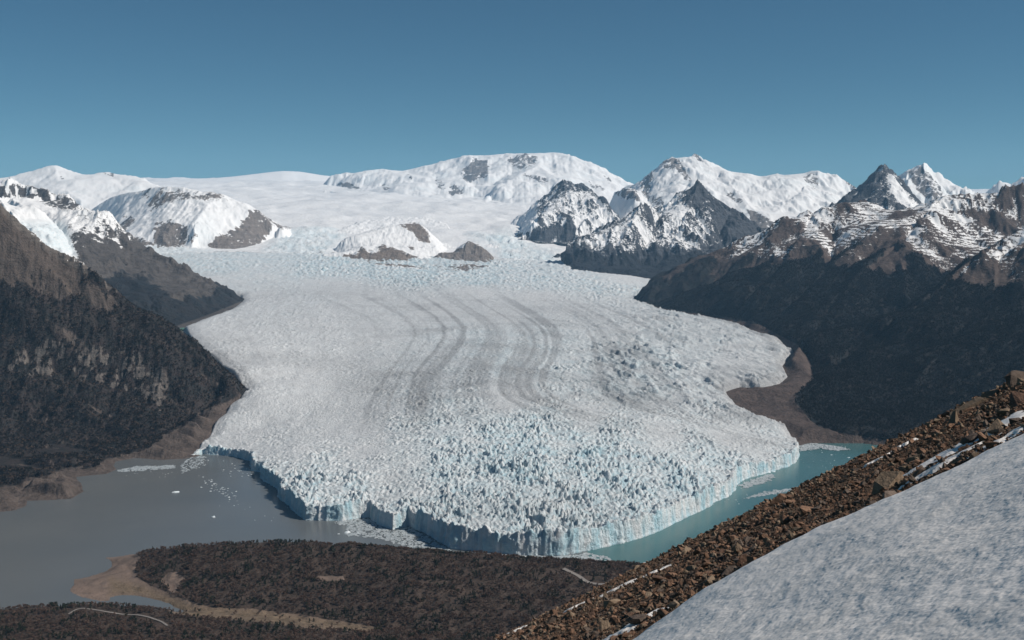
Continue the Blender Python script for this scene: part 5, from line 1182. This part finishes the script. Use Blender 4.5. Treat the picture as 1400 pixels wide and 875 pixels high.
strew(34, (268, 648, 325, 684), 2.5, 9, 'small floe in the loose scatter off the left ice cliff', 'floes scattered off the left ice cliff', lambda a, b: abs(b - (655 + (a - 268) * .42)) < 9)
strew(26, (238, 628, 285, 645), 2.5, 8, 'small floe near the left corner of the glacier', 'floes near the left corner of the glacier', lambda a, b: abs(b - (652 - (a - 238) * .5)) < 8)
strew(26, (300, 630, 345, 652), 2.5, 8, 'small floe in the bay under the left ice front', 'floes in the bay under the left ice front')
strew(16, (300, 680, 420, 720), 2, 5, 'tiny floe on open grey water off the dark cliff face', 'floes off the dark cliff face')
strew(18, (170, 640, 245, 655), 2, 5, 'tiny floe beside the pale ice streak by the left shore', 'floes by the left ice streak')
strew(24, (1095, 612, 1180, 640), 2, 5, 'tiny floe in the upper turquoise arm', 'floes in the upper turquoise arm')
strew(14, (990, 665, 1110, 690), 2, 6, 'tiny floe beside the white ice streak in the turquoise arm', 'floes beside the white ice streak', lambda a, b: abs(b - (690 - (a - 990) * .25)) < 7)
def brash(poly, label, th_=.0, seed=0, h=1.2, sc=1.0):
    P = [S(a, b, 0) for a, b in poly]; xs = [p[0] for p in P]; ys = [p[1] for p in P]
    nx = int(min(260, (max(xs) - min(xs)) / 2.2)) + 4; ny = int(min(200, (max(ys) - min(ys)) / 3.0)) + 4
    X, Y = np.meshgrid(np.linspace(min(xs) - 3, max(xs) + 3, nx), np.linspace(min(ys) - 3, max(ys) + 3, ny))
    d = sdf(X, Y, [(p[0], p[1]) for p in P])
    e = np.clip(d / 14, -1, .3) - .22 + 1.3 * fbm(X / 16 / sc, Y / 30 / sc, 4, 501 + seed) + .8 * pn(X / 5., Y / 8., 502 + seed)
    f1, f2, c_ = worley(X / 7, Y / 9, 503 + seed)
    Z = .25 + h * np.clip(f2 - f1, 0, 1) * (.3 + c_) + .15 * pn(X / 3, Y / 3, 9)
    o = grid_obj('brash_ice', X, Y, Z, MAT['brash'], e > th_, None, False); tag(o, label, kind='stuff')
brash([(458, 714), (468, 711), (505, 707), (520, 719), (537, 727), (558, 721), (568, 724), (590, 738), (619, 754), (560, 748), (520, 737), (500, 734), (470, 732), (476, 722)], 'grey brash ice packed between the middle cliff and the headland', .1)
brash([(640, 755), (708, 759), (777, 760), (804, 756), (835, 763), (833, 768), (790, 766), (700, 764), (650, 760)], 'broken ice along the foot of the near cliff', .1, 3)
brash([(1092, 610), (1110, 606), (1150, 611), (1162, 615), (1140, 616), (1120, 613), (1095, 617)], 'white broken ice against the right moraine shore', -.2, 5, 3.5)
brash([(161, 643), (185, 638), (237, 636), (238, 640), (200, 643), (165, 645)], 'pale ice streak by the left shore', -.1, 7, .7)
brash([(1015, 682), (1050, 671), (1085, 668), (1120, 658), (1126, 661), (1090, 671), (1040, 678)], 'long white ice streak in the turquoise arm', .1, 9, .6)
brash([(1010, 664), (1030, 655), (1055, 648), (1060, 652), (1040, 662), (1015, 668)], 'broken ice under the right cliff', .0, 11, 1.5)
brash([(245, 640), (258, 626), (282, 622), (278, 634), (262, 642), (250, 648)], 'thin broken ice at the left corner of the glacier', .35, 13, .8)
brash([(285, 655), (312, 668), (326, 680), (310, 682), (292, 672)], 'thin film of floating ice off the left cliff', .75, 15, .5)

# ------------------------------------------------------------------ air
hz = bpy.data.meshes.new('haze'); bm = bmesh.new(); bmesh.ops.create_cube(bm, size=1); bm.to_mesh(hz); bm.free()
ho = link('haze', hz); X0, X1, Y0, Y1, Z0, Z1 = -30000, 30000, -400, 45000, -40, 3150
ho.location = ((X0 + X1) / 2, (Y0 + Y1) / 2, (Z0 + Z1) / 2); ho.scale = (X1 - X0, Y1 - Y0, Z1 - Z0)
tag(ho, 'thin blue mountain air', kind='stuff')
m = bpy.data.materials.new('haze'); m.use_nodes = True; t = m.node_tree; t.nodes.clear()
pv = t.nodes.new('ShaderNodeVolumePrincipled'); pv.inputs['Color'].default_value = (.38, .68, 1., 1); pv.inputs['Density'].default_value = 1.35e-5; pv.inputs['Anisotropy'].default_value = .0
mo = t.nodes.new('ShaderNodeOutputMaterial'); t.links.new(pv.outputs[0], mo.inputs['Volume']); hz.materials.append(m)
